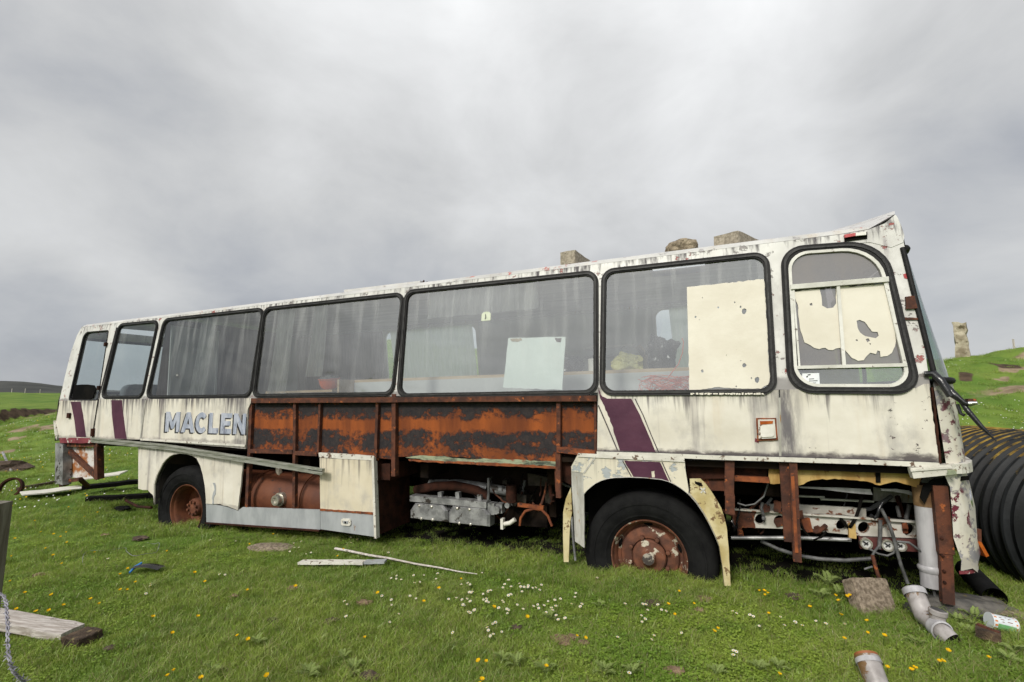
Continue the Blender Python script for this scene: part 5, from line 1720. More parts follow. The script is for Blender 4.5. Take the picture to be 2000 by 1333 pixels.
cr = MB().box((0, 0, .12), (.32, .26, .24), jit=.004).box((0, 0, .245), (.34, .28, .02)).build('crate', M['yellow_bag'])
loose(cr, 'yellowish green crate low in the driver cab', 'crate')
cr.matrix_world = BM @ Matrix.Translation(Vector((7.42, .75, 1.70)))
mugs = MB().lathe([(.0, 0), (.05, 0), (.052, .12), (.046, .12), (.044, .01), (0, .01)], (0, 0, 0), (0, 0, 1), 18)
mg_ = mugs.build('pot', M['frame_white'], smooth=40)
loose(mg_, 'small pale pot on the counter near the black window pillar', 'pot')
mg_.matrix_world = BM @ Matrix.Translation(Vector((5.50, .72, 1.972)))

# blocks weighing the roof down
def roofz(y):
    return float(np.interp(y, [p[0] for p in RP], [p[1] for p in RP]))


def rough_block(size, jit, seed, mat):
    bm = bmesh.new()
    bmesh.ops.create_cube(bm, size=1)
    bmesh.ops.bevel(bm, geom=bm.edges[:], offset=.04, segments=1, affect='EDGES')
    bmesh.ops.subdivide_edges(bm, edges=bm.edges[:], cuts=5, use_grid_fill=True)
    for v in bm.verts:
        v.co = Vector((v.co.x * size[0], v.co.y * size[1], v.co.z * size[2]))
        v.co += mnoise.noise_vector(v.co * 14 + Vector((seed, 0, 0))) * jit + mnoise.noise_vector(v.co * 40 + Vector((seed, 3, 0))) * jit * .5
        v.co.z += size[2] / 2
    me = bpy.data.meshes.new('concrete_block')
    bm.to_mesh(me)
    bm.free()
    me.materials.append(mat)
    return me


def roof_thing(name, me, X, y, rz, label, cat, group, sink=.0):
    o = bpy.data.objects.new(name, me)
    COL.objects.link(o)
    o.matrix_world = BM @ Matrix.Translation(Vector((X, y, roofz(y) - sink))) @ Matrix.Rotation(rz, 4, 'Z')
    return tag(o, label, cat, group)


roof_thing('concrete_block', rough_block((.15, .44, .125), .004, 1, M['concrete_pale']), 5.43, .47, -.08, 'narrow concrete block on the roof edge over the long middle window', 'concrete block', 'weights on the coach roof', .02)
roof_thing('concrete_block', rough_block((.21, .42, .105), .005, 2, M['concrete_pale']), 6.80, .56, -.45, 'broad concrete block on the roof near the cab', 'concrete block', 'weights on the coach roof', .005)
st_ = lump('stone', M['stone'], (.135, .15, .085), 3, 4, .22, .5)
st_.matrix_world = BM @ Matrix.Translation(Vector((6.38, .40, roofz(.40) + .035)))
tag(st_, 'rounded brown stone on the roof between the two concrete blocks', 'stone', 'weights on the coach roof')

# ------------------------------------------------------------------ things lying on the grass
def ground_at(x, y):
    return Vector((x, y, float(zt(x, y))))


def slope_rot(x, y):
    e = .15
    n = Vector((-(float(zt(x + e, y)) - float(zt(x - e, y))) / (2 * e), -(float(zt(x, y + e)) - float(zt(x, y - e))) / (2 * e), 1)).normalized()
    return Vector((0, 0, 1)).rotation_difference(n)


def put(o, loc, label, cat, group=None):
    return tag(at_origin(o, loc), label, cat, group)


def gbar(a, b, w, t, lift=0.0, mat='old_wood', name='plank', seg=8, wob=.004):
    """A flat length of something lying on the ground between two photo positions, following it."""
    A, B_ = gp(*a), gp(*b)
    rows = []
    d = (B_ - A)
    d.z = 0
    n = Vector((-d.y, d.x, 0)).normalized()
    mb = MB()
    ps = []
    for i in range(seg + 1):
        q = A.lerp(B_, i / seg)
        q.z = A.z + (B_.z - A.z) * i / seg + lift + rng.uniform(-wob, wob)
        ps.append(q)
    vs_, fs = [], []
    for q in ps:
        for sx, sz in ((-1, 0), (1, 0), (1, 1), (-1, 1)):
            vs_.append(q + n * (sx * w / 2 * rng.uniform(.96, 1.0)) + Vector((0, 0, sz * t)))
    for i in range(seg):
        for k in range(4):
            j = (k + 1) % 4
            fs.append((i * 4 + k, i * 4 + j, (i + 1) * 4 + j, (i + 1) * 4 + k))
    fs += [(3, 2, 1, 0), tuple(seg * 4 + k for k in range(4))]
    mb.add(vs_, fs)
    return mb.build(name, M[mat]), A


# plank resting on a timber block at the left, fence post and barbed wire
gA = gp(163, 1262)
blk = bpy.data.objects.new('timber_block', rough_block((.15, .13, .135), .010, 9, M['rot_wood']))
COL.objects.link(blk)
blk.location = gA + Vector((-.025, .03, -.075))
blk.rotation_euler = (.05, -.06, -.35)
tag(blk, 'rotten dark timber block holding up the plank end', 'timber block')
Pe = Vector((0, 0, EYE)) + Vector(camray(143, 1229)) * (gA.y - .05)
Ps = Vector((0, 0, EYE)) + Vector(camray(-150, 1172)) * (gA.y + .10)
d_ = (Pe - Ps).normalized()
nh = Vector((-d_.y, d_.x, 0)).normalized()
bm_ = MB()
rows_t, rows_b = [], []
for i in range(15):
    t = i / 14
    q = Ps.lerp(Pe, t)
    w_ = .074 + rng.uniform(-.004, .004)
    rows_t.append((q - nh * w_ + Vector((0, 0, rng.uniform(-.003, .003))), q + Vector((0, 0, .004)), q + nh * w_ + Vector((0, 0, rng.uniform(-.003, .003)))))
    rows_b.append(tuple(p + Vector((0, 0, -.045)) for p in rows_t[-1]))
vs_ = []
for a, b in zip(rows_t, rows_b):
    vs_ += list(a) + list(b[::-1])
fs = []
for i in range(14):
    for k in range(6):
        j = (k + 1) % 6
        fs.append((i * 6 + k, i * 6 + j, (i + 1) * 6 + j, (i + 1) * 6 + k))
fs += [tuple(range(6)), tuple(14 * 6 + k for k in range(6))]
bm_.add(vs_, fs)
pl = bm_.build('plank', M['old_wood'])
put(pl, (Ps + Pe) / 2, 'weathered grey plank resting on a rotten timber block', 'plank')

pb_ = Vector((0, 0, EYE)) + Vector(camray(-44, 1230)) * 1.62
pbz = float(zt(pb_.x, pb_.y))
pt_ = Vector((0, 0, EYE)) + Vector(camray(-22, 984)) * 1.62
post = MB().bar((pb_.x - .012, pb_.y, pbz - .25), (pt_.x, pt_.y, pt_.z), .075, .085).build('fence_post', M['post_wood'])
put(post, (pb_.x, pb_.y, pbz), 'grey timber fence post cut off by the photo edge', 'fence post')


def barbed(path, name):
    mb = MB()
    for ph in (0, math.pi):
        pts = []
        n = len(path) * 7
        for i in range(n):
            t = i / (n - 1) * (len(path) - 1)
            k = min(int(t), len(path) - 2)
            q = path[k].lerp(path[k + 1], t - k)
            pts.append(q + Vector((math.cos(i * .9 + ph), math.sin(i * .9 + ph), 0)) * .0030)
        mb.tube(pts, .0022, 5)
    for i in range(1, len(path) * 2):
        t = i / 2 / len(path) * (len(path) - 1)
        k = min(int(t), len(path) - 2)
        q = path[k].lerp(path[k + 1], t - k)
        for z in range(3):
            v = Vector((rng.uniform(-1, 1), rng.uniform(-1, 1), rng.uniform(-1, 1))).normalized() * rng.uniform(.009, .015)
            mb.tube([q - v * .2, q + v], [.0020, .0008], 4)
    return mb.build(name, M['wire'])


wpath = []
for px_, py_, d in ((-4, 1158, 1.55), (8, 1165, 1.5), (13, 1182, 1.46), (13, 1200, 1.42), (15, 1220, 1.39), (15, 1245, 1.36), (16, 1270, 1.33), (20, 1295, 1.31), (26, 1313, 1.31), (36, 1322, 1.32), (46, 1330, 1.34), (53, 1345, 1.36), (57, 1370, 1.36)):
    wpath.append(Vector((0, 0, EYE)) + Vector(camray(px_, py_)) * d)
bw = barbed(wpath, 'barbed_wire')
put(bw, wpath[-1], 'twisted galvanised barbed wire hanging from the fence post', 'barbed wire')

# faint loops of old fence wire
lp_ = []
for px_, py_ in ((160, 1108), (163, 1090), (175, 1080), (205, 1080), (243, 1074), (246, 1088), (260, 1097), (285, 1093), (305, 1085), (310, 1072), (300, 1066), (285, 1070)):
    q = gp(px_, py_)
    lp_.append(q + Vector((0, 0, .035 + .02 * math.sin(px_))))
sm2 = []
for i in range(len(lp_) - 1):
    p0, p1, p2, p3 = lp_[max(i - 1, 0)], lp_[i], lp_[i + 1], lp_[min(i + 2, len(lp_) - 1)]
    for k in range(5):
        u = k / 5
        sm2.append(.5 * ((2 * p1) + (p2 - p0) * u + (2 * p0 - 5 * p1 + 4 * p2 - p3) * u * u + (3 * p1 - p0 - 3 * p2 + p3) * u ** 3))
wl = MB().tube(sm2, .0018, 5).build('fence_wire', M['wire'], smooth=60)
put(wl, lp_[0], 'loose loop of old grey fence wire in the grass', 'wire')

# black and blue plastic scrap
q0 = gp(284, 1122)
sc = MB()
sc.grid([[q0 + Vector((x, y, .035 + .05 * math.cos(x * 9) * (1 - abs(y) * 6))) for x in np.linspace(-.09, .13, 9)] for y in np.linspace(-.05, .05, 4)])
sc_o = sc.build('plastic_scrap', M['bag'], smooth=60)
put(sc_o, q0, 'crumpled black plastic scrap with a blue tongue on the grass', 'scrap')
q1 = gp(262, 1122)
bl = MB().tube([gp(252, 1127) + Vector((0, 0, .03)), q1 + Vector((0, 0, .055)), gp(275, 1117) + Vector((0, 0, .07))], [.008, .012, .010], 6).build('blue_tongue', M['blue_plastic'], smooth=60)
bl.data.transform(Matrix.Translation(-q0))
bl.parent = sc_o

# flat slab, white strip, stick
q0 = gp(531, 1074)
fs_ = lump('flat_stone', M['concrete'], (.24, .12, .032), 7, 4, .12, .6)
fs_.location = q0 + Vector((0, 0, .02))
fs_.rotation_euler = (0, 0, -.1)
tag(fs_, 'flat grey brown slab lying near the locker', 'stone')
s1, A = gbar((586, 1110), (712, 1111), .075, .02, .040, 'trim_white', 'white_strip', 8, .002)
put(s1, A, 'white painted strip lying in the grass below the locker', 'strip')
s2, A2 = gbar((713, 1111), (753, 1110), .070, .018, .045, 'skirt_grey', 'strip_end', 4, .002)
s2.data.transform(Matrix.Translation(-A))
s2.parent = s1
sp_ = []
for px_, py_ in ((654, 1083), (680, 1088), (720, 1097), (760, 1104), (810, 1113), (860, 1122), (895, 1129), (932, 1135)):
    sp_.append(gp(px_, py_) + Vector((0, 0, .050 + rng.uniform(-.004, .004))))
sk = MB().tube(sp_, [.012, .011, .010, .009, .008, .007, .005, .003], 7).build('stick', M['old_wood'], smooth=60)
put(sk, sp_[0], 'long thin bleached stick pointing towards the front wheel', 'stick')

# rear end: white sheets, dark planks, edging, ring
w1, A = gbar((40, 974), (158, 960), .42, .018, .06, 'white_sheet', 'plywood_sheet', 6, .006)
put(w1, A, 'white plywood sheet flat on the grass, farther from the bus', 'plywood sheet', 'white sheets behind the bus')
w2_, A = gbar((140, 958), (240, 944), .50, .02, .17, 'white_sheet', 'plywood_sheet', 6, .006)
put(w2_, A, 'white plywood sheet lying on dark planks under the rear end', 'plywood sheet', 'white sheets behind the bus')
k1, A = gbar((158, 968), (268, 956), .20, .06, .10, 'dark', 'dark_plank', 5, .006)
put(k1, A, 'black tarred plank under the white sheet', 'plank', 'dark planks under the rear end')
k2, A = gbar((170, 982), (300, 975), .16, .06, .03, 'dark', 'dark_plank', 5, .006)
put(k2, A, 'lower black plank lying next to the rear wheel', 'plank', 'dark planks under the rear end')
k3, A = gbar((34, 962), (108, 948), .07, .05, .03, 'rot_wood', 'edging', 4, .004)
put(k3, A, 'thin brown timber edging in the grass behind the bus', 'timber')
q0 = gp(20, 966)
rg_ = MB().lathe([(.14, -.03), (.17, -.03), (.17, .03), (.14, .03)], q0 + Vector((0, 0, .10)), (.2, -1, .35), 24, True).build('rusty_ring', M['rust_dark'], smooth=40)
put(rg_, q0, 'rusty iron ring at the end of the white sheet', 'ring')
q0 = gp(8, 918)
sh_ = lump('peat_clod', M['dark_clod'], (.55, .3, .18), 11, 3, .4, .4)
sh_.location = q0
tag(sh_, 'dark turf lump with a pale rod at the left edge', 'turf lump')
rd_ = MB().tube([gp(2, 910) + Vector((0, 0, .3)), gp(22, 924) + Vector((0, 0, .03))], .022, 7).build('pale_rod', M['alu'], smooth=60)
rd_.data.transform(Matrix.Translation(-q0))
rd_.parent = sh_
q0 = gp(240, 998)
ob = lump('rubber_lump', M['tyre'], (.12, .06, .04), 13, 3, .4, .5)
ob.location = q0 + Vector((0, 0, .03))
tag(ob, 'dark rubber lump in the grass left of the rear wheel', 'scrap')

# front right: concrete block, drain elbow, broken pipe end, tin, wood, dark pipe
q0 = gp(1735, 1212)
cbk = bpy.data.objects.new('concrete_block', rough_block((.245, .10, .225), .006, 5, M['concrete']))
COL.objects.link(cbk)
cbk.location = q0 + Vector((0, .10, -.03))
cbk.rotation_euler = (-.42, .06, .12)
tag(cbk, 'brown concrete block leaning beside the grey drain pipe on the grass', 'concrete block')


def onray(px_, py_, base, lift):
    g_ = gp(*base)
    r_ = camray(px_, py_)
    t = g_.y / r_[1]
    return Vector((0, 0, EYE)) + Vector(r_) * t


q_top = onray(1790, 1156, (1795, 1222), 0)
q_mid = onray(1806, 1205, (1806, 1232), 0)
q_low = onray(1836, 1230, (1836, 1252), 0)
q_end = onray(1858, 1251, (1856, 1262), 0)
q_top.y += .02
elbow = MB().tube([q_top, q_top.lerp(q_mid, .4), q_top.lerp(q_mid, .75), q_mid, q_mid.lerp(q_low, .35), q_mid.lerp(q_low, .75), q_low, q_end], [.052, .050, .050, .050, .048, .046, .046, .045], 22, False).build('drain_elbow', M['pipe_grey'], smooth=60)
put(elbow, q_low, 'grey plastic drain elbow with a side branch lying by the concrete block', 'drain pipe')


def child_at(o, par):
    o.data.transform(Matrix.Translation(-par.location))
    o.parent = par
    return o


dx_ = (q_mid - q_top).normalized()
child_at(MB().tube([q_top - dx_ * .010, q_top - dx_ * .004, q_top + dx_ * .03], [.054, .060, .060], 22, False).build('pipe_socket', M['pipe_white'], smooth=40), elbow)
child_at(MB().tube([q_top - dx_ * .008, q_top + dx_ * .12], [.048, .046], 22, False).build('pipe_lining', M['pipe_inside'], smooth=60), elbow)
dl_ = (q_low - q_mid).normalized()
child_at(MB().tube([q_low - dl_ * .035, q_low - dl_ * .03, q_low + dl_ * .02, q_low + dl_ * .024], [.047, .054, .054, .047], 22, False).build('pipe_collar', M['pipe_white'], smooth=40), elbow)
qb = q_mid.lerp(q_low, .80)
bd = Vector((.14, -.05, 1)).normalized()
child_at(MB().tube([qb, qb + bd * .065, qb + bd * .068, qb + bd * .09, qb + bd * .094], [.036, .036, .043, .043, .036], 20, False).build('pipe_branch', M['pipe_grey'], smooth=40), elbow)
child_at(MB().tube([qb + bd * .093, qb + bd * .05], [.034, .034], 20).build('branch_lining', M['cable'], smooth=40), elbow)
child_at(MB().tube([q_end - dl_ * .0, q_end + dl_ * .003], [.040, .040], 20).build('pipe_mouth', M['dark'], smooth=40), elbow)
q_a = onray(1693, 1284, (1700, 1332), 0)
q_b = onray(1712, 1335, (1712, 1352), 0)
brk = MB().tube([q_a, q_a.lerp(q_b, .3), q_b, q_b + (q_b - q_a) * .9 + Vector((.03, 0, -.02))], [.052, .050, .048, .048], 22, False).build('broken_pipe', M['pipe_grey'], smooth=60)
put(brk, q_b, 'broken grey pipe end with terracotta lining at the bottom of the photo', 'drain pipe')
da_ = (q_b - q_a).normalized()
child_at(MB().tube([q_a + da_ * .008, q_a + da_ * .012, q_a + da_ * .03], [.0515, .0535, .0535], 22, False).build('pipe_band', M['pipe_white'], smooth=40), brk)
child_at(MB().tube([q_a - da_ * .012, q_a + da_ * .10], [.049, .046], 22, False).build('pipe_lining', M['pipe_inside'], smooth=60), brk)

q0 = gp(1954, 1236)
ca_, cb2 = onray(1931, 1212, (1940, 1238), 0), onray(1981, 1224, (1975, 1240), 0)
cdv = (cb2 - ca_)
can = MB().tube([ca_, ca_ + cdv * .04, ca_ + cdv * .05, ca_ + cdv * .95, ca_ + cdv * .96, cb2], [.044, .044, .041, .041, .044, .044], 26).build('tin_can', M['can_white'], smooth=40)
put(can, q0, 'white, green and orange tin can on its side in the grass', 'tin can')
ax = cdv.normalized()
upv = Vector((0, -.75, .6))
upv = (upv - ax * upv.dot(ax)).normalized()
wv = ax.cross(upv)


def can_patch(u0, u1, a0, a1, r_=.0418):
    return [[ca_ + cdv * u + (upv * math.cos(a) + wv * math.sin(a)) * r_ for a in np.linspace(a0, a1, 10)] for u in np.linspace(u0, u1, 4)]


for u0_, u1_ in ((.06, .17), (.88, .945)):
    child_at(MB().grid(can_patch(u0_, u1_, -2.4, 2.4)).build('label_band', M['can_orange'], smooth=60), can)
sgn = 1 if wv.z < 0 else -1
child_at(MB().grid(can_patch(.175, .875, sgn * .55, sgn * 1.8)).build('label_field', M['can_green'], smooth=60), can)
mb = MB()
for u, a, l_ in ((.26, -.35, .10), (.30, -.1, .14), (.52, -.5, .05), (.60, -.3, .06), (.68, -.45, .05), (.55, .1, .2), (.34, .2, .08)):
    mb.grid(can_patch(u, u + l_, sgn * a, sgn * (a + .08), .0421))
child_at(mb.build('label_print', M['rust_bright'], smooth=60), can)

a_, b_2 = gp(1912, 1252), gp(1956, 1268)
wd, A = gbar((1908, 1254), (1958, 1268), .07, .045, .035, 'rot_wood', 'wood_offcut', 4, .004)
put(wd, A, 'short dark brown offcut of wood near the tin can', 'wood offcut')
w3 = MB().bar(a_ + Vector((0, 0, .087)), b_2 + Vector((0, 0, .080)), .02, .01, (0, 0, 1)).build('split_edge', M['rust_post'])
w3.data.transform(Matrix.Translation(-A))
w3.parent = wd
qa, qb2 = gp(1938, 1180), gp(1890, 1150)
dk = MB().tube([gp(1946, 1192) + Vector((.0, 0, .07)), gp(1890, 1140) + Vector((0, .0, .10))], .062, 20, False).build('dark_pipe', M['tyre'], smooth=60)
put(dk, qa, 'dark grey pipe lying under the front corner of the bus', 'pipe')
q0 = gp(1905, 1212)
gt = lump('slate_stone', speck('wet_dark_stone', (.05, .048, .045), (.12, .11, .095), 10, .7, c=(.16, .12, .03), cs=9, cth=.62), (.32, .18, .09), 17, 4, .25, .4)
gt.location = q0 + Vector((.03, .12, .0))
tag(gt, 'wide dark stone half buried under the front corner behind the elbow', 'stone')
q0 = gp(1975, 1222)
gt2 = lump('slate_stone', M['stone'], (.20, .14, .05), 19, 4, .25, .4)
gt2.location = q0 + Vector((.06, .10, -.01))
tag(gt2, 'low brown stone beside the black tank behind the tin can', 'stone')

# ------------------------------------------------------------------ black ribbed tank
tr_ = .65
tdir = Vector((.25, .97, 0)).normalized()
tlen = 1.62
prof = [(0, 0), (.28, 0), (.30, -.02), (.42, -.02), (.46, .0), (tr_ - .06, .02), (tr_ - .03, .04)]
y = .06
pitch = .108
while y < tlen - .1:
    prof += [(tr_ - .038, y), (tr_ - .036, y + .026), (tr_ - .006, y + .042), (tr_, y + .058), (tr_ - .005, y + .078), (tr_ - .034, y + .094)]
    y += pitch
prof += [(tr_ - .05, tlen - .02), (0, tlen)]
tank = MB().lathe(prof, (0, 0, 0), tdir, 84).build('ribbed_tank', M['tank'], smooth=30)
tank.location = (4.06, 3.30, .60)
tag(tank, 'big black ribbed plastic tank with ochre lichen lying beside the bus front', 'tank')
lid = MB().lathe([(.0, -.05), (.20, -.05), (.235, -.04), (.24, .0), (.27, .005)], (0, 0, 0), tdir, 40).build('tank_lid', M['tyre'], tank, smooth=35)

# ------------------------------------------------------------------ standing stone, small post and far fence posts
def skyline(px_):
    best = None
    for d in np.linspace(10, 60, 500):
        x, y = (px_ - 1000) / 950.5 * d * .99, d
        a = (float(zt(x, y)) - EYE) / d
        if best is None or a > best[0]:
            best = (a, x, y)
    return Vector((best[1], best[2], float(zt(best[1], best[2]))))


qs = skyline(1893)
bm = bmesh.new()
bmesh.ops.create_cube(bm, size=1)
bmesh.ops.subdivide_edges(bm, edges=bm.edges[:], cuts=9, use_grid_fill=True)
H = 76 / 950.5 * qs.y
Wd = 31 / 950.5 * qs.y * .60
for v in bm.verts:
    t = v.co.z + .5
    v.co.x *= Wd * (1.0 + .05 * math.sin(t * 7) + (.06 if t > .75 else 0))
    v.co.y *= Wd * .7
    v.co.z = t * H
    if t > .9:
        v.co.z += .12 * mnoise.noise(Vector((v.co.x * 3, v.co.y * 3, 1)))
    v.co += mnoise.noise_vector(v.co * 2.2) * .07 + mnoise.noise_vector(v.co * 6) * .04
me = bpy.data.meshes.new('standing_stone')
bm.to_mesh(me)
bm.free()
me.materials.append(M['stand_stone'])
me.shade_smooth()
me.set_sharp_from_angle(angle=.6)
so = bpy.data.objects.new('standing_stone', me)
COL.objects.link(so)
so.location = qs - Vector((0, 0, .25))
so.rotation_euler = (0, 0, -math.atan2(qs.x, qs.y))
tag(so, 'tall weathered stone pillar on the grassy skyline', 'standing stone')
qs = skyline(1996)
ps_ = MB().box((0, 0, .15), (.06, .06, .62), jit=.01).build('fence_post', M['old_wood'])
ps_.location = qs
tag(ps_, 'small far fence post on the skyline near the stone pillar', 'fence post')
for k, px_ in enumerate((28, 54, 83)):
    d = 58
    x = (px_ - 1000) / 950.5 * d
    fp = MB().box((0, 0, .15), (.04, .04, .6), jit=.005).build('fence_post', M['old_wood'])
    fp.location = (x, d, float(zt(x, d)))
    tag(fp, ('leftmost', 'middle', 'rightmost')[k] + ' of three thin pale fence posts before the far grey hill', 'fence post', 'posts of the far field fence')

# ------------------------------------------------------------------ clods, silverweed, flowers
def clod(px_, py_, s, dark, label, group):
    o = lump('clod', M['dark_clod' if dark else 'clod'], (s, s * .8, s * .30), px_ * .1, 3, .5, .3)
    q = gp(px_, py_)
    o.location = q + Vector((0, 0, .022))
    tag(o, label, 'clod', group)


for px_, py_, s, dk_, lab in (
        (712, 1184, .050, 0, 'pale dry clod in the open grass below the white strip'), (573, 1155, .045, 0, 'brown clod under a buttercup left of the white strip'),
        (457, 1170, .03, 0, 'small faint brown clod in the grass, leftmost of the middle lawn'), (648, 1219, .04, 1, 'dark ragged clod below and left of the pale dry clod'),
        (1008, 1233, .035, 1, 'small dark clod left of the twin dry clods'), (1093, 1256, .05, 0, 'brown clod beside the buttercup below the daisies'),
        (1118, 1253, .04, 0, 'brown clod just behind the buttercup below the daisies'), (1277, 1186, .06, 1, 'dark clod among daisies right below the front wheel'),
        (1375, 1178, .055, 0, 'reddish brown clod in front of the yellow mudguard foot'), (1365, 1198, .03, 0, 'tiny brown clod below the reddish brown one'),
        (1102, 1265, .03, 0, 'small crumb of earth in front of the twin dry clods'), (1552, 1172, .05, 1, 'dark clod at the shade edge under the bus nose'),
        (720, 1330, .05, 1, 'dark clod cut by the bottom edge of the photo'), (1318, 1320, .045, 0, 'brown clod at the bottom edge below the front wheel'),
        (205, 1049, .04, 0, 'brown clod left of the rear wheel'), (275, 1056, .07, 1, 'wide dark patch of earth left of the rear wheel'),
        (76, 1129, .05, 0, 'pale clod between the fence post and the loop of wire'), (213, 1274, .03, 1, 'small dark clod right of the timber block'),
        (532, 1217, .03, 1, 'small dark clod by a dry stalk in the left lawn'), (1140, 1263, .03, 0, 'small brown crumb right of the twin dry clods')):
    clod(px_, py_, s, dk_, lab, 'dark clods on the turf' if dk_ else 'dry clods on the turf')


def leaf_mesh(seed):
    rg = random.Random(seed)
    mb = MB()
    L = .13
    for i in range(9):
        t = .12 + .86 * i / 8
        z = .05 * math.sin(t * 2.4)
        ln = .030 * math.sin(min(1, t * 1.25) * 2.5) + .008
        for s in (-1, 1):
            b = Vector((0, L * t, z))
            tip = b + Vector((s * ln, ln * .55, .006 + rg.uniform(-.004, .004)))
            m1 = b + Vector((s * ln * .55, ln * .05 - .006, .004))
            m2 = b + Vector((s * ln * .55, ln * .75, .004))
            mb.add([b, m1, tip, m2], [(0, 1, 2, 3)])
    mb.add([(0, L * .97, .05 * math.sin(2.33)), (-.009, L * 1.04, .03), (0, L * 1.12, .025), (.009, L * 1.04, .03)], [(0, 1, 2, 3)])
    mb.tube([(0, L * t, .05 * math.sin(t * 2.4) - .001) for t in (0, .3, .6, .98)], .0015, 4)
    return mb.mesh('leaf', M['silverweed'], fix=False)


LEAVES = [leaf_mesh(k) for k in range(3)]


def silverweed(px_, py_, n, sc_, lab):
    q = gp(px_, py_)
    r = empty('silverweed_plant', q + Vector((0, 0, .01)), lab, 'plant', 'silverweed plants in the turf')
    for k in range(n):
        o = bpy.data.objects.new('leaf', LEAVES[k % 3])
        COL.objects.link(o)
        o.parent = r
        o.rotation_euler = (rng.uniform(.15, .75), rng.uniform(-.2, .2), 2 * math.pi * k / n + rng.uniform(-.3, .3))
        o.scale = (sc_ * .62, sc_ * .62, sc_ * .62)


COMMON = 'toothed pale green silverweed rosette flat in the open turf'
for px_, py_, n, s_, lab in (
        (1618, 1150, 6, 1.25, 'silverweed rosette standing tall in the shade under the bus nose'),
        (1640, 1172, 5, 1.0, 'silverweed rosette among buttercups left of the concrete block'),
        (1602, 1176, 5, .95, 'silverweed rosette nearest the front wheel under the bus nose'),
        (1680, 1168, 5, .9, 'silverweed rosette touching the brown concrete block'),
        (1872, 1228, 6, .95, 'silverweed rosette beside the drain elbow branch'),
        (1905, 1218, 6, .95, 'silverweed rosette between the drain elbow and the tin can'),
        (1890, 1247, 5, .8, 'silverweed rosette at the open end of the drain elbow'),
        (1968, 1240, 5, .6, 'small silverweed rosette under the tin can'),
        (1790, 1268, 6, .7, COMMON), (1985, 1285, 6, .8, COMMON), (1970, 1300, 5, .7, COMMON),
        (1482, 1318, 6, .75, COMMON), (1075, 1215, 5, .7, COMMON), (1010, 1310, 6, .8, COMMON), (1065, 1322, 6, .8, COMMON), (980, 1300, 5, .7, COMMON),
        (690, 1322, 6, .8, COMMON), (600, 1330, 6, .8, COMMON), (500, 1264, 5, .7, COMMON), (670, 1298, 5, .7, COMMON), (410, 1325, 5, .7, COMMON),
        (1170, 1190, 5, .6, COMMON), (1235, 1325, 5, .7, COMMON), (1400, 1325, 5, .7, COMMON), (1520, 1315, 5, .7, COMMON), (1180, 1325, 6, .8, COMMON)):
    silverweed(px_, py_, n, s_, lab)


def daisy_mesh():
    mb = MB()
    mb.tube([(0, 0, 0), (.003, 0, .03), (0, 0, .052)], .0011, 4)
    mb.cur = 1
    n = 13
    ring = []
    for k in range(n * 2):
        a = math.pi * k / n
        r = .0120 if k % 2 == 0 else .0086
        ring.append((r * math.cos(a), r * math.sin(a), .052 + .0022 + (.001 if k % 4 == 0 else 0)))
    mb.add([(0, 0, .0525)] + ring, [(0, k + 1, (k + 1) % (n * 2) + 1) for k in range(n * 2)])
    mb.cur = 2
    mb.lathe([(.0048, .0532), (.0038, .0555), (0, .0565)], (0, 0, 0), (0, 0, 1), 9)
    return mb.mesh('daisy', [M['stem'], M['petal_white'], M['daisy_eye']], fix=False)


def cup_mesh():
    mb = MB()
    mb.tube([(0, 0, 0), (.004, .002, .05), (0, 0, .088)], .0012, 4)
    mb.cur = 1
    for k in range(5):
        a = 2 * math.pi * k / 5
        e = Vector((math.cos(a), math.sin(a), 0))
        f = Vector((-math.sin(a), math.cos(a), 0))
        b = Vector((0, 0, .088))
        mb.add([b, b + e * .006 + f * .006 + Vector((0, 0, .004)), b + e * .0125 + f * .0065 + Vector((0, 0, .0085)), b + e * .0135 + Vector((0, 0, .009)), b + e * .0125 - f * .0065 + Vector((0, 0, .0085)), b + e * .006 - f * .006 + Vector((0, 0, .004))], [(0, 1, 2, 3, 4, 5)])
    mb.cur = 2
    mb.lathe([(.004, .089), (.0035, .094), (0, .095)], (0, 0, 0), (0, 0, 1), 7)
    return mb.mesh('buttercup', [M['stem'], M['petal_yellow'], M['daisy_eye']], fix=False)


def pts_of(ox, oy, sc_, lst):
    return [(ox + a / sc_, oy + b / sc_) for a, b in lst]


DAISY = pts_of(900, 1050, 3.333, [(70, 298), (75, 352), (155, 352), (187, 343), (62, 342), (310, 262), (390, 290), (390, 312), (415, 314), (442, 312), (457, 311), (470, 314), (520, 300), (498, 343), (310, 357), (330, 318), (270, 325), (148, 395), (175, 410), (25, 398), (25, 430), (92, 466), (57, 487), (255, 448), (273, 412), (297, 458), (353, 426), (316, 480), (400, 463), (463, 436), (507, 428), (505, 445), (530, 436), (555, 468), (583, 467), (598, 461), (614, 449), (568, 405), (605, 400), (640, 395), (630, 500), (645, 527), (690, 506), (702, 425), (758, 352), (746, 381), (775, 420), (789, 434), (877, 261), (215, 548), (185, 588), (208, 630), (263, 607), (1060, 420), (1172, 425), (1195, 430), (1208, 467), (1293, 430), (1300, 462), (1315, 462), (1160, 497), (1180, 520), (1176, 540), (1445, 610), (1218, 655), (1245, 643), (1780, 492), (1895, 503), (1942, 563), (1780, 725), (1087, 882), (1015, 655), (400, 345), (430, 300), (295, 300)])
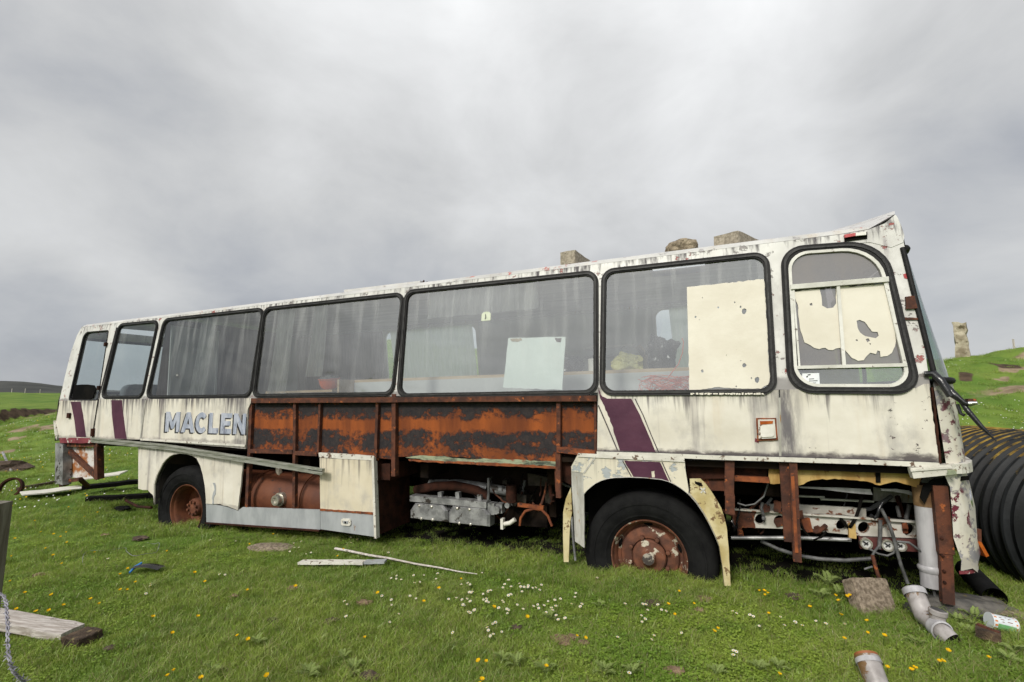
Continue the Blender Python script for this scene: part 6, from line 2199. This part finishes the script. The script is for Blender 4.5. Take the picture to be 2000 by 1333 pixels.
DAISY += pts_of(400, 1000, 3.333, [(45, 185), (200, 178), (114, 403), (124, 408), (645, 195), (620, 233), (690, 253), (650, 273), (590, 235), (555, 257), (580, 204), (930, 172), (950, 177), (1005, 183), (945, 203), (1225, 420), (1248, 430), (1263, 407), (1280, 445), (1370, 421), (1420, 422), (1515, 437), (1520, 412), (1392, 453), (1352, 464), (1520, 497), (1333, 534), (1378, 547), (1228, 555), (1225, 590), (1155, 538), (925, 574), (923, 590), (935, 668), (1248, 670), (1190, 714), (1740, 515), (1735, 465), (1672, 473), (1692, 562), (1690, 597), (1583, 572), (1740, 575), (1637, 563), (1822, 517), (1853, 510), (1812, 562), (1843, 577), (1757, 633), (1723, 653), (1977, 523), (1940, 580), (1923, 615), (1965, 625), (1983, 648), (1885, 715), (1853, 755), (1875, 797), (1635, 763), (1977, 430), (1803, 390), (1190, 263)])
DAISY += pts_of(1400, 850, 2.76, [(95, 960), (188, 968), (332, 988), (355, 1022), (415, 1004), (543, 1003), (577, 1022), (687, 1026), (455, 1042), (95, 1152), (90, 1182)]) + pts_of(0, 950, 3.48, [(1040, 665), (1047, 677), (982, 720), (990, 418), (740, 497)])
CUP = pts_of(400, 1000, 3.333, [(450, 150), (305, 214), (897, 229), (880, 270), (25, 463), (593, 482), (290, 497), (245, 797), (303, 807), (1047, 824), (443, 1045), (1150, 508), (1530, 500), (1663, 440), (1420, 595), (1868, 620), (1830, 962), (1800, 1095)]) + pts_of(900, 1050, 3.333, [(420, 498), (200, 452), (722, 660), (780, 652), (543, 838), (165, 795), (130, 925), (1418, 352), (1327, 430), (1490, 423), (1400, 483), (1612, 600), (1648, 590), (1958, 336), (1988, 360)])
CUP += pts_of(1400, 850, 2.76, [(240, 830), (266, 850), (600, 850), (675, 850), (720, 850), (730, 860), (680, 885), (500, 906), (653, 967), (280, 962), (835, 1030), (790, 1075), (886, 1088), (673, 1111), (1218, 1160), (1170, 1208), (1184, 1207), (1453, 1220), (900, 1240), (1045, 1255), (1047, 1278), (315, 1290)]) + pts_of(0, 950, 3.48, [(690, 155), (598, 190), (475, 140), (250, 235), (312, 305), (455, 316), (425, 348), (490, 387), (335, 430), (375, 470), (115, 485), (467, 525), (658, 463), (840, 612), (935, 660), (848, 694), (853, 705), (640, 765), (707, 790), (163, 738), (98, 668), (398, 732), (367, 815), (272, 832), (427, 790), (147, 810), (1315, 590), (1140, 447), (885, 537), (1010, 900), (1325, 887), (1160, 985), (1180, 1282), (1220, 1265), (1380, 1300), (370, 318), (95, 360)])
DM, CM = daisy_mesh(), cup_mesh()


def flower(me, name, px_, py_, h, label, group, big):
    # the head, not the foot, is what the photo position marks
    d = camray(px_, py_)
    q = gp(px_, py_)
    t = (q.y - h * 2.0 * q.y / EYE * .5) / d[1]
    P_ = np.array((0, 0, EYE)) + t * d
    s_ = big * rng.uniform(.75, 1.15)
    o = bpy.data.objects.new(name, me)
    COL.objects.link(o)
    o.location = (P_[0], P_[1], float(zt(P_[0], P_[1])))
    o.scale = (s_, s_, rng.uniform(.9, 1.1))
    o.rotation_euler = (rng.uniform(.05, .5), rng.uniform(-.3, .3), rng.uniform(-.6, .6))
    tag(o, label, 'flower', group)


for a, b in DAISY:
    flower(DM, 'daisy', a, b, .055, 'small white daisy open in the short grass', 'daisies in the short grass', .88)
for a, b in CUP:
    flower(CM, 'buttercup', a, b, .09, 'small yellow buttercup standing in the grass', 'buttercups in the grass', .80)

# specks of flower on the far slopes
mb = MB()
cnt = 0
while cnt < 1700:
    right = cnt % 2
    px_ = rng.uniform(1820, 2300) if right else rng.uniform(-260, 290)
    d = rng.uniform(6.5, 21) if right else rng.uniform(7, 21)
    x, y = (px_ - 1000) / 950.5 * d, d
    if vnoise(np.array(x), np.array(y), .6, 21) < (-.02 if right else -.12):
        if rng.random() < .8:
            continue
    s_, e_, _ = soil(np.array(x), np.array(y))
    if s_ + e_ > .3:
        continue
    c = Vector((x, y, float(zt(x, y)) + rng.uniform(.05, .10)))
    mb.cur = 0 if (rng.random() < (.92 if right else .68)) else 1
    r = rng.uniform(.007, .014)
    nn_ = Vector((rng.uniform(-.5, .5), -.8, .9)).normalized()
    u_ = nn_.orthogonal().normalized()
    w_ = nn_.cross(u_)
    mb.add([c + (u_ * math.cos(a) + w_ * math.sin(a)) * r for a in np.linspace(0, 2 * math.pi, 6, endpoint=False)], [tuple(range(6))])
    cnt += 1
tag(mb.build('wildflowers', [M['petal_white'], M['petal_yellow']], fix=False), kind='stuff')


# ------------------------------------------------------------------ turf: clumps of blades set on points by geometry nodes
def build_grass():
    vs_, fs, tip, dry, vid = [], [], [], [], []

    def clump(k, nb, rad, hmin, hmax, wid, lean, nd):
        rg = np.random.default_rng(100 + k)
        for b in range(nb):
            r = rad * math.sqrt(rg.random())
            a = rg.random() * 6.283
            x, y = r * math.cos(a), r * math.sin(a)
            h = rg.uniform(hmin, hmax) * (1 - .35 * r / rad)
            w = wid * rg.uniform(.7, 1.3)
            da = rg.random() * 6.283
            ln = lean * rg.random() ** .7 * h
            dx, dy = math.cos(da), math.sin(da)
            fa = rg.random() * 6.283
            fx, fy = math.cos(fa) * w / 2, math.sin(fa) * w / 2
            dd = 1.0 if rg.random() < nd else rg.random() * .15
            base = len(vs_)
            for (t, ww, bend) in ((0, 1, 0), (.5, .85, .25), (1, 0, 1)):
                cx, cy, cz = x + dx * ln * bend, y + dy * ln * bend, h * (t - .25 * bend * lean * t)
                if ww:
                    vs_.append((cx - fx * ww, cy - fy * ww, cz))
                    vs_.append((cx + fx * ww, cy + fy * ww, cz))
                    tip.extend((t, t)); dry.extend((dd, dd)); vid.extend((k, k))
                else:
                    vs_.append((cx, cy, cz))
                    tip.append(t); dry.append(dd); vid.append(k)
            fs.append((base, base + 1, base + 3, base + 2))
            fs.append((base + 2, base + 3, base + 4))

    def herb(k, nb):
        rg = np.random.default_rng(300 + k)
        for b in range(nb):
            a, r = rg.random() * 6.283, .05 * math.sqrt(rg.random())
            x, y, z = r * math.cos(a), r * math.sin(a), rg.uniform(.012, .04)
            s = rg.uniform(.004, .008)
            da = rg.random() * 6.283
            base = len(vs_)
            for q in range(5):
                t = 2 * math.pi * q / 5
                u, v = math.cos(t) * s * 1.2, math.sin(t) * s * .8
                vs_.append((x + u * math.cos(da) - v * math.sin(da), y + u * math.sin(da) + v * math.cos(da), z + u * rg.uniform(-.1, .5)))
                tip.append(.55); dry.append(0); vid.append(k)
            fs.append(tuple(base + q for q in range(5)))

    clump(0, 62, .065, .016, .046, .0024, .9, .05)
    clump(1, 62, .065, .016, .050, .0024, .8, .12)
    clump(2, 54, .060, .020, .060, .0025, .9, .09)
    clump(3, 44, .050, .030, .100, .0026, 1.0, .16)
    clump(4, 44, .070, .012, .034, .0028, 1.1, .05)
    herb(5, 26)
    NV = 6
    # points
    n = 78000
    rr = 1.15 * np.exp(nrg.random(n) * math.log(34 / 1.15))
    rr = np.where(nrg.random(n) < .40, np.sqrt(nrg.uniform(1.15 ** 2, 6.0 ** 2, n)), rr)
    aa = nrg.uniform(-1.08, 1.08, n)
    x, y = rr * np.sin(aa), rr * np.cos(aa)
    L = (np.stack([x, y], -1) - np.array((BT.x, BT.y))) @ BRn[:2, :2]
    under = (L[:, 1] > .35) & (L[:, 1] < 2.3) & (L[:, 0] > .3) & (L[:, 0] < 8.0)
    keep = ~(under & (nrg.random(n) < .93))
    s_, e_, _ = soil(x, y)
    keep &= nrg.random(n) > np.clip((s_ + e_ * .8 * (~under)) * 1.25, 0, .97)
    x, y, rr, L = x[keep], y[keep], rr[keep], L[keep]
    n = len(x)
    z = zt(x, y)
    pat = vnoise(x, y, .8, 31) + .5
    u = nrg.random(n)
    pick = np.where(u < .30, 0, np.where(u < .55, 1, np.where(u < .72, 2, np.where(u < .80, 3, np.where(u < .93, 4, 5)))))
    pick = np.where((pat > .72) & (u < .16), 5, pick)
    tus = vnoise(x, y, 1.5, 33) + .6 * vnoise(x, y, .5, 34)
    pick = np.where((tus > .26) & (nrg.random(n) < .42), 3, pick)
    pick = np.where((pat < .3) & (u > .7), 3, pick)
    # longer tufts where no sheep reach: around the wheels and under the sills
    near = ((L[:, 1] > -.30) & (L[:, 1] < .35) & (L[:, 0] > -.5) & (L[:, 0] < 8.2))
    wheel_ = (np.hypot(L[:, 0] - 6.0, L[:, 1] - .05) < .55) | (np.hypot(L[:, 0] - .7, L[:, 1] - .05) < .5)
    pick = np.where(near & (nrg.random(n) < .30), 3, pick)
    pick = np.where(wheel_ & (nrg.random(n) < .6), 3, pick)
    sc = nrg.uniform(.75, 1.2, n) * np.where(rr > 5, (rr / 5) ** .62, 1.0) * np.where(near, 1.1, 1)
    sc = np.where(rr < 2.2, sc * .95, sc)
    rot = np.stack([nrg.uniform(-.12, .12, n), nrg.uniform(-.12, .12, n), nrg.uniform(0, 6.283, n)], -1)
    nb = len(vs_)
    co = np.concatenate([np.array(vs_), np.stack([x, y, z], -1)])
    me = bpy.data.meshes.new('grass')
    me.from_pydata(vs_, [], fs)
    me.vertices.add(n)
    me.vertices.foreach_set('co', co.ravel())
    N_ = nb + n

    def attr(name, typ, arr, field='value'):
        a = me.attributes.new(name, typ, 'POINT')
        a.data.foreach_set(field, np.asarray(arr).ravel())

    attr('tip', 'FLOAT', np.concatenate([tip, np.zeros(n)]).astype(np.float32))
    attr('dry', 'FLOAT', np.concatenate([dry, np.zeros(n)]).astype(np.float32))
    attr('vid', 'INT', np.concatenate([vid, -np.ones(n)]).astype(np.int32))
    attr('pick', 'INT', np.concatenate([-np.ones(nb), pick]).astype(np.int32))
    attr('sc', 'FLOAT', np.concatenate([np.ones(nb), sc]).astype(np.float32))
    attr('rot', 'FLOAT_VECTOR', np.concatenate([np.zeros((nb, 3)), rot]).astype(np.float32), 'vector')
    me.materials.append(M['blade'])
    me.update()
    o = bpy.data.objects.new('grass', me)
    COL.objects.link(o)
    tag(o, kind='stuff')
    ng = bpy.data.node_groups.new('set_turf', 'GeometryNodeTree')
    ng.interface.new_socket('Geometry', in_out='INPUT', socket_type='NodeSocketGeometry')
    ng.interface.new_socket('Geometry', in_out='OUTPUT', socket_type='NodeSocketGeometry')
    gi, go = ng.nodes.new('NodeGroupInput'), ng.nodes.new('NodeGroupOutput')
    lk = ng.links.new

    def named(nm, typ):
        q = ng.nodes.new('GeometryNodeInputNamedAttribute')
        q.data_type = typ
        q.inputs['Name'].default_value = nm
        return q.outputs['Attribute']

    def eq(sock, k):
        c = ng.nodes.new('FunctionNodeCompare')
        c.data_type = 'INT'
        c.operation = 'EQUAL'
        ii = [i for i in c.inputs if i.type == 'INT']
        lk(sock, ii[0])
        ii[1].default_value = k
        return c.outputs[0]

    def sepg(geo, sel):
        s = ng.nodes.new('GeometryNodeSeparateGeometry')
        s.domain = 'POINT'
        lk(geo, s.inputs['Geometry'])
        lk(sel, s.inputs['Selection'])
        return s.outputs['Selection']

    vidn, pickn, scn, rotn = named('vid', 'INT'), named('pick', 'INT'), named('sc', 'FLOAT'), named('rot', 'FLOAT_VECTOR')
    ptsg = sepg(gi.outputs[0], eq(vidn, -1))
    jn = ng.nodes.new('GeometryNodeJoinGeometry')
    e2r = ng.nodes.new('FunctionNodeEulerToRotation')
    lk(rotn, e2r.inputs[0])
    for k in range(NV):
        iop = ng.nodes.new('GeometryNodeInstanceOnPoints')
        lk(ptsg, iop.inputs['Points'])
        lk(eq(pickn, k), iop.inputs['Selection'])
        lk(sepg(gi.outputs[0], eq(vidn, k)), iop.inputs['Instance'])
        lk(e2r.outputs[0], iop.inputs['Rotation'])
        lk(scn, iop.inputs['Scale'])
        lk(iop.outputs[0], jn.inputs[0])
    lk(jn.outputs[0], go.inputs[0])
    md = o.modifiers.new('turf', 'NODES')
    md.node_group = ng


build_grass()
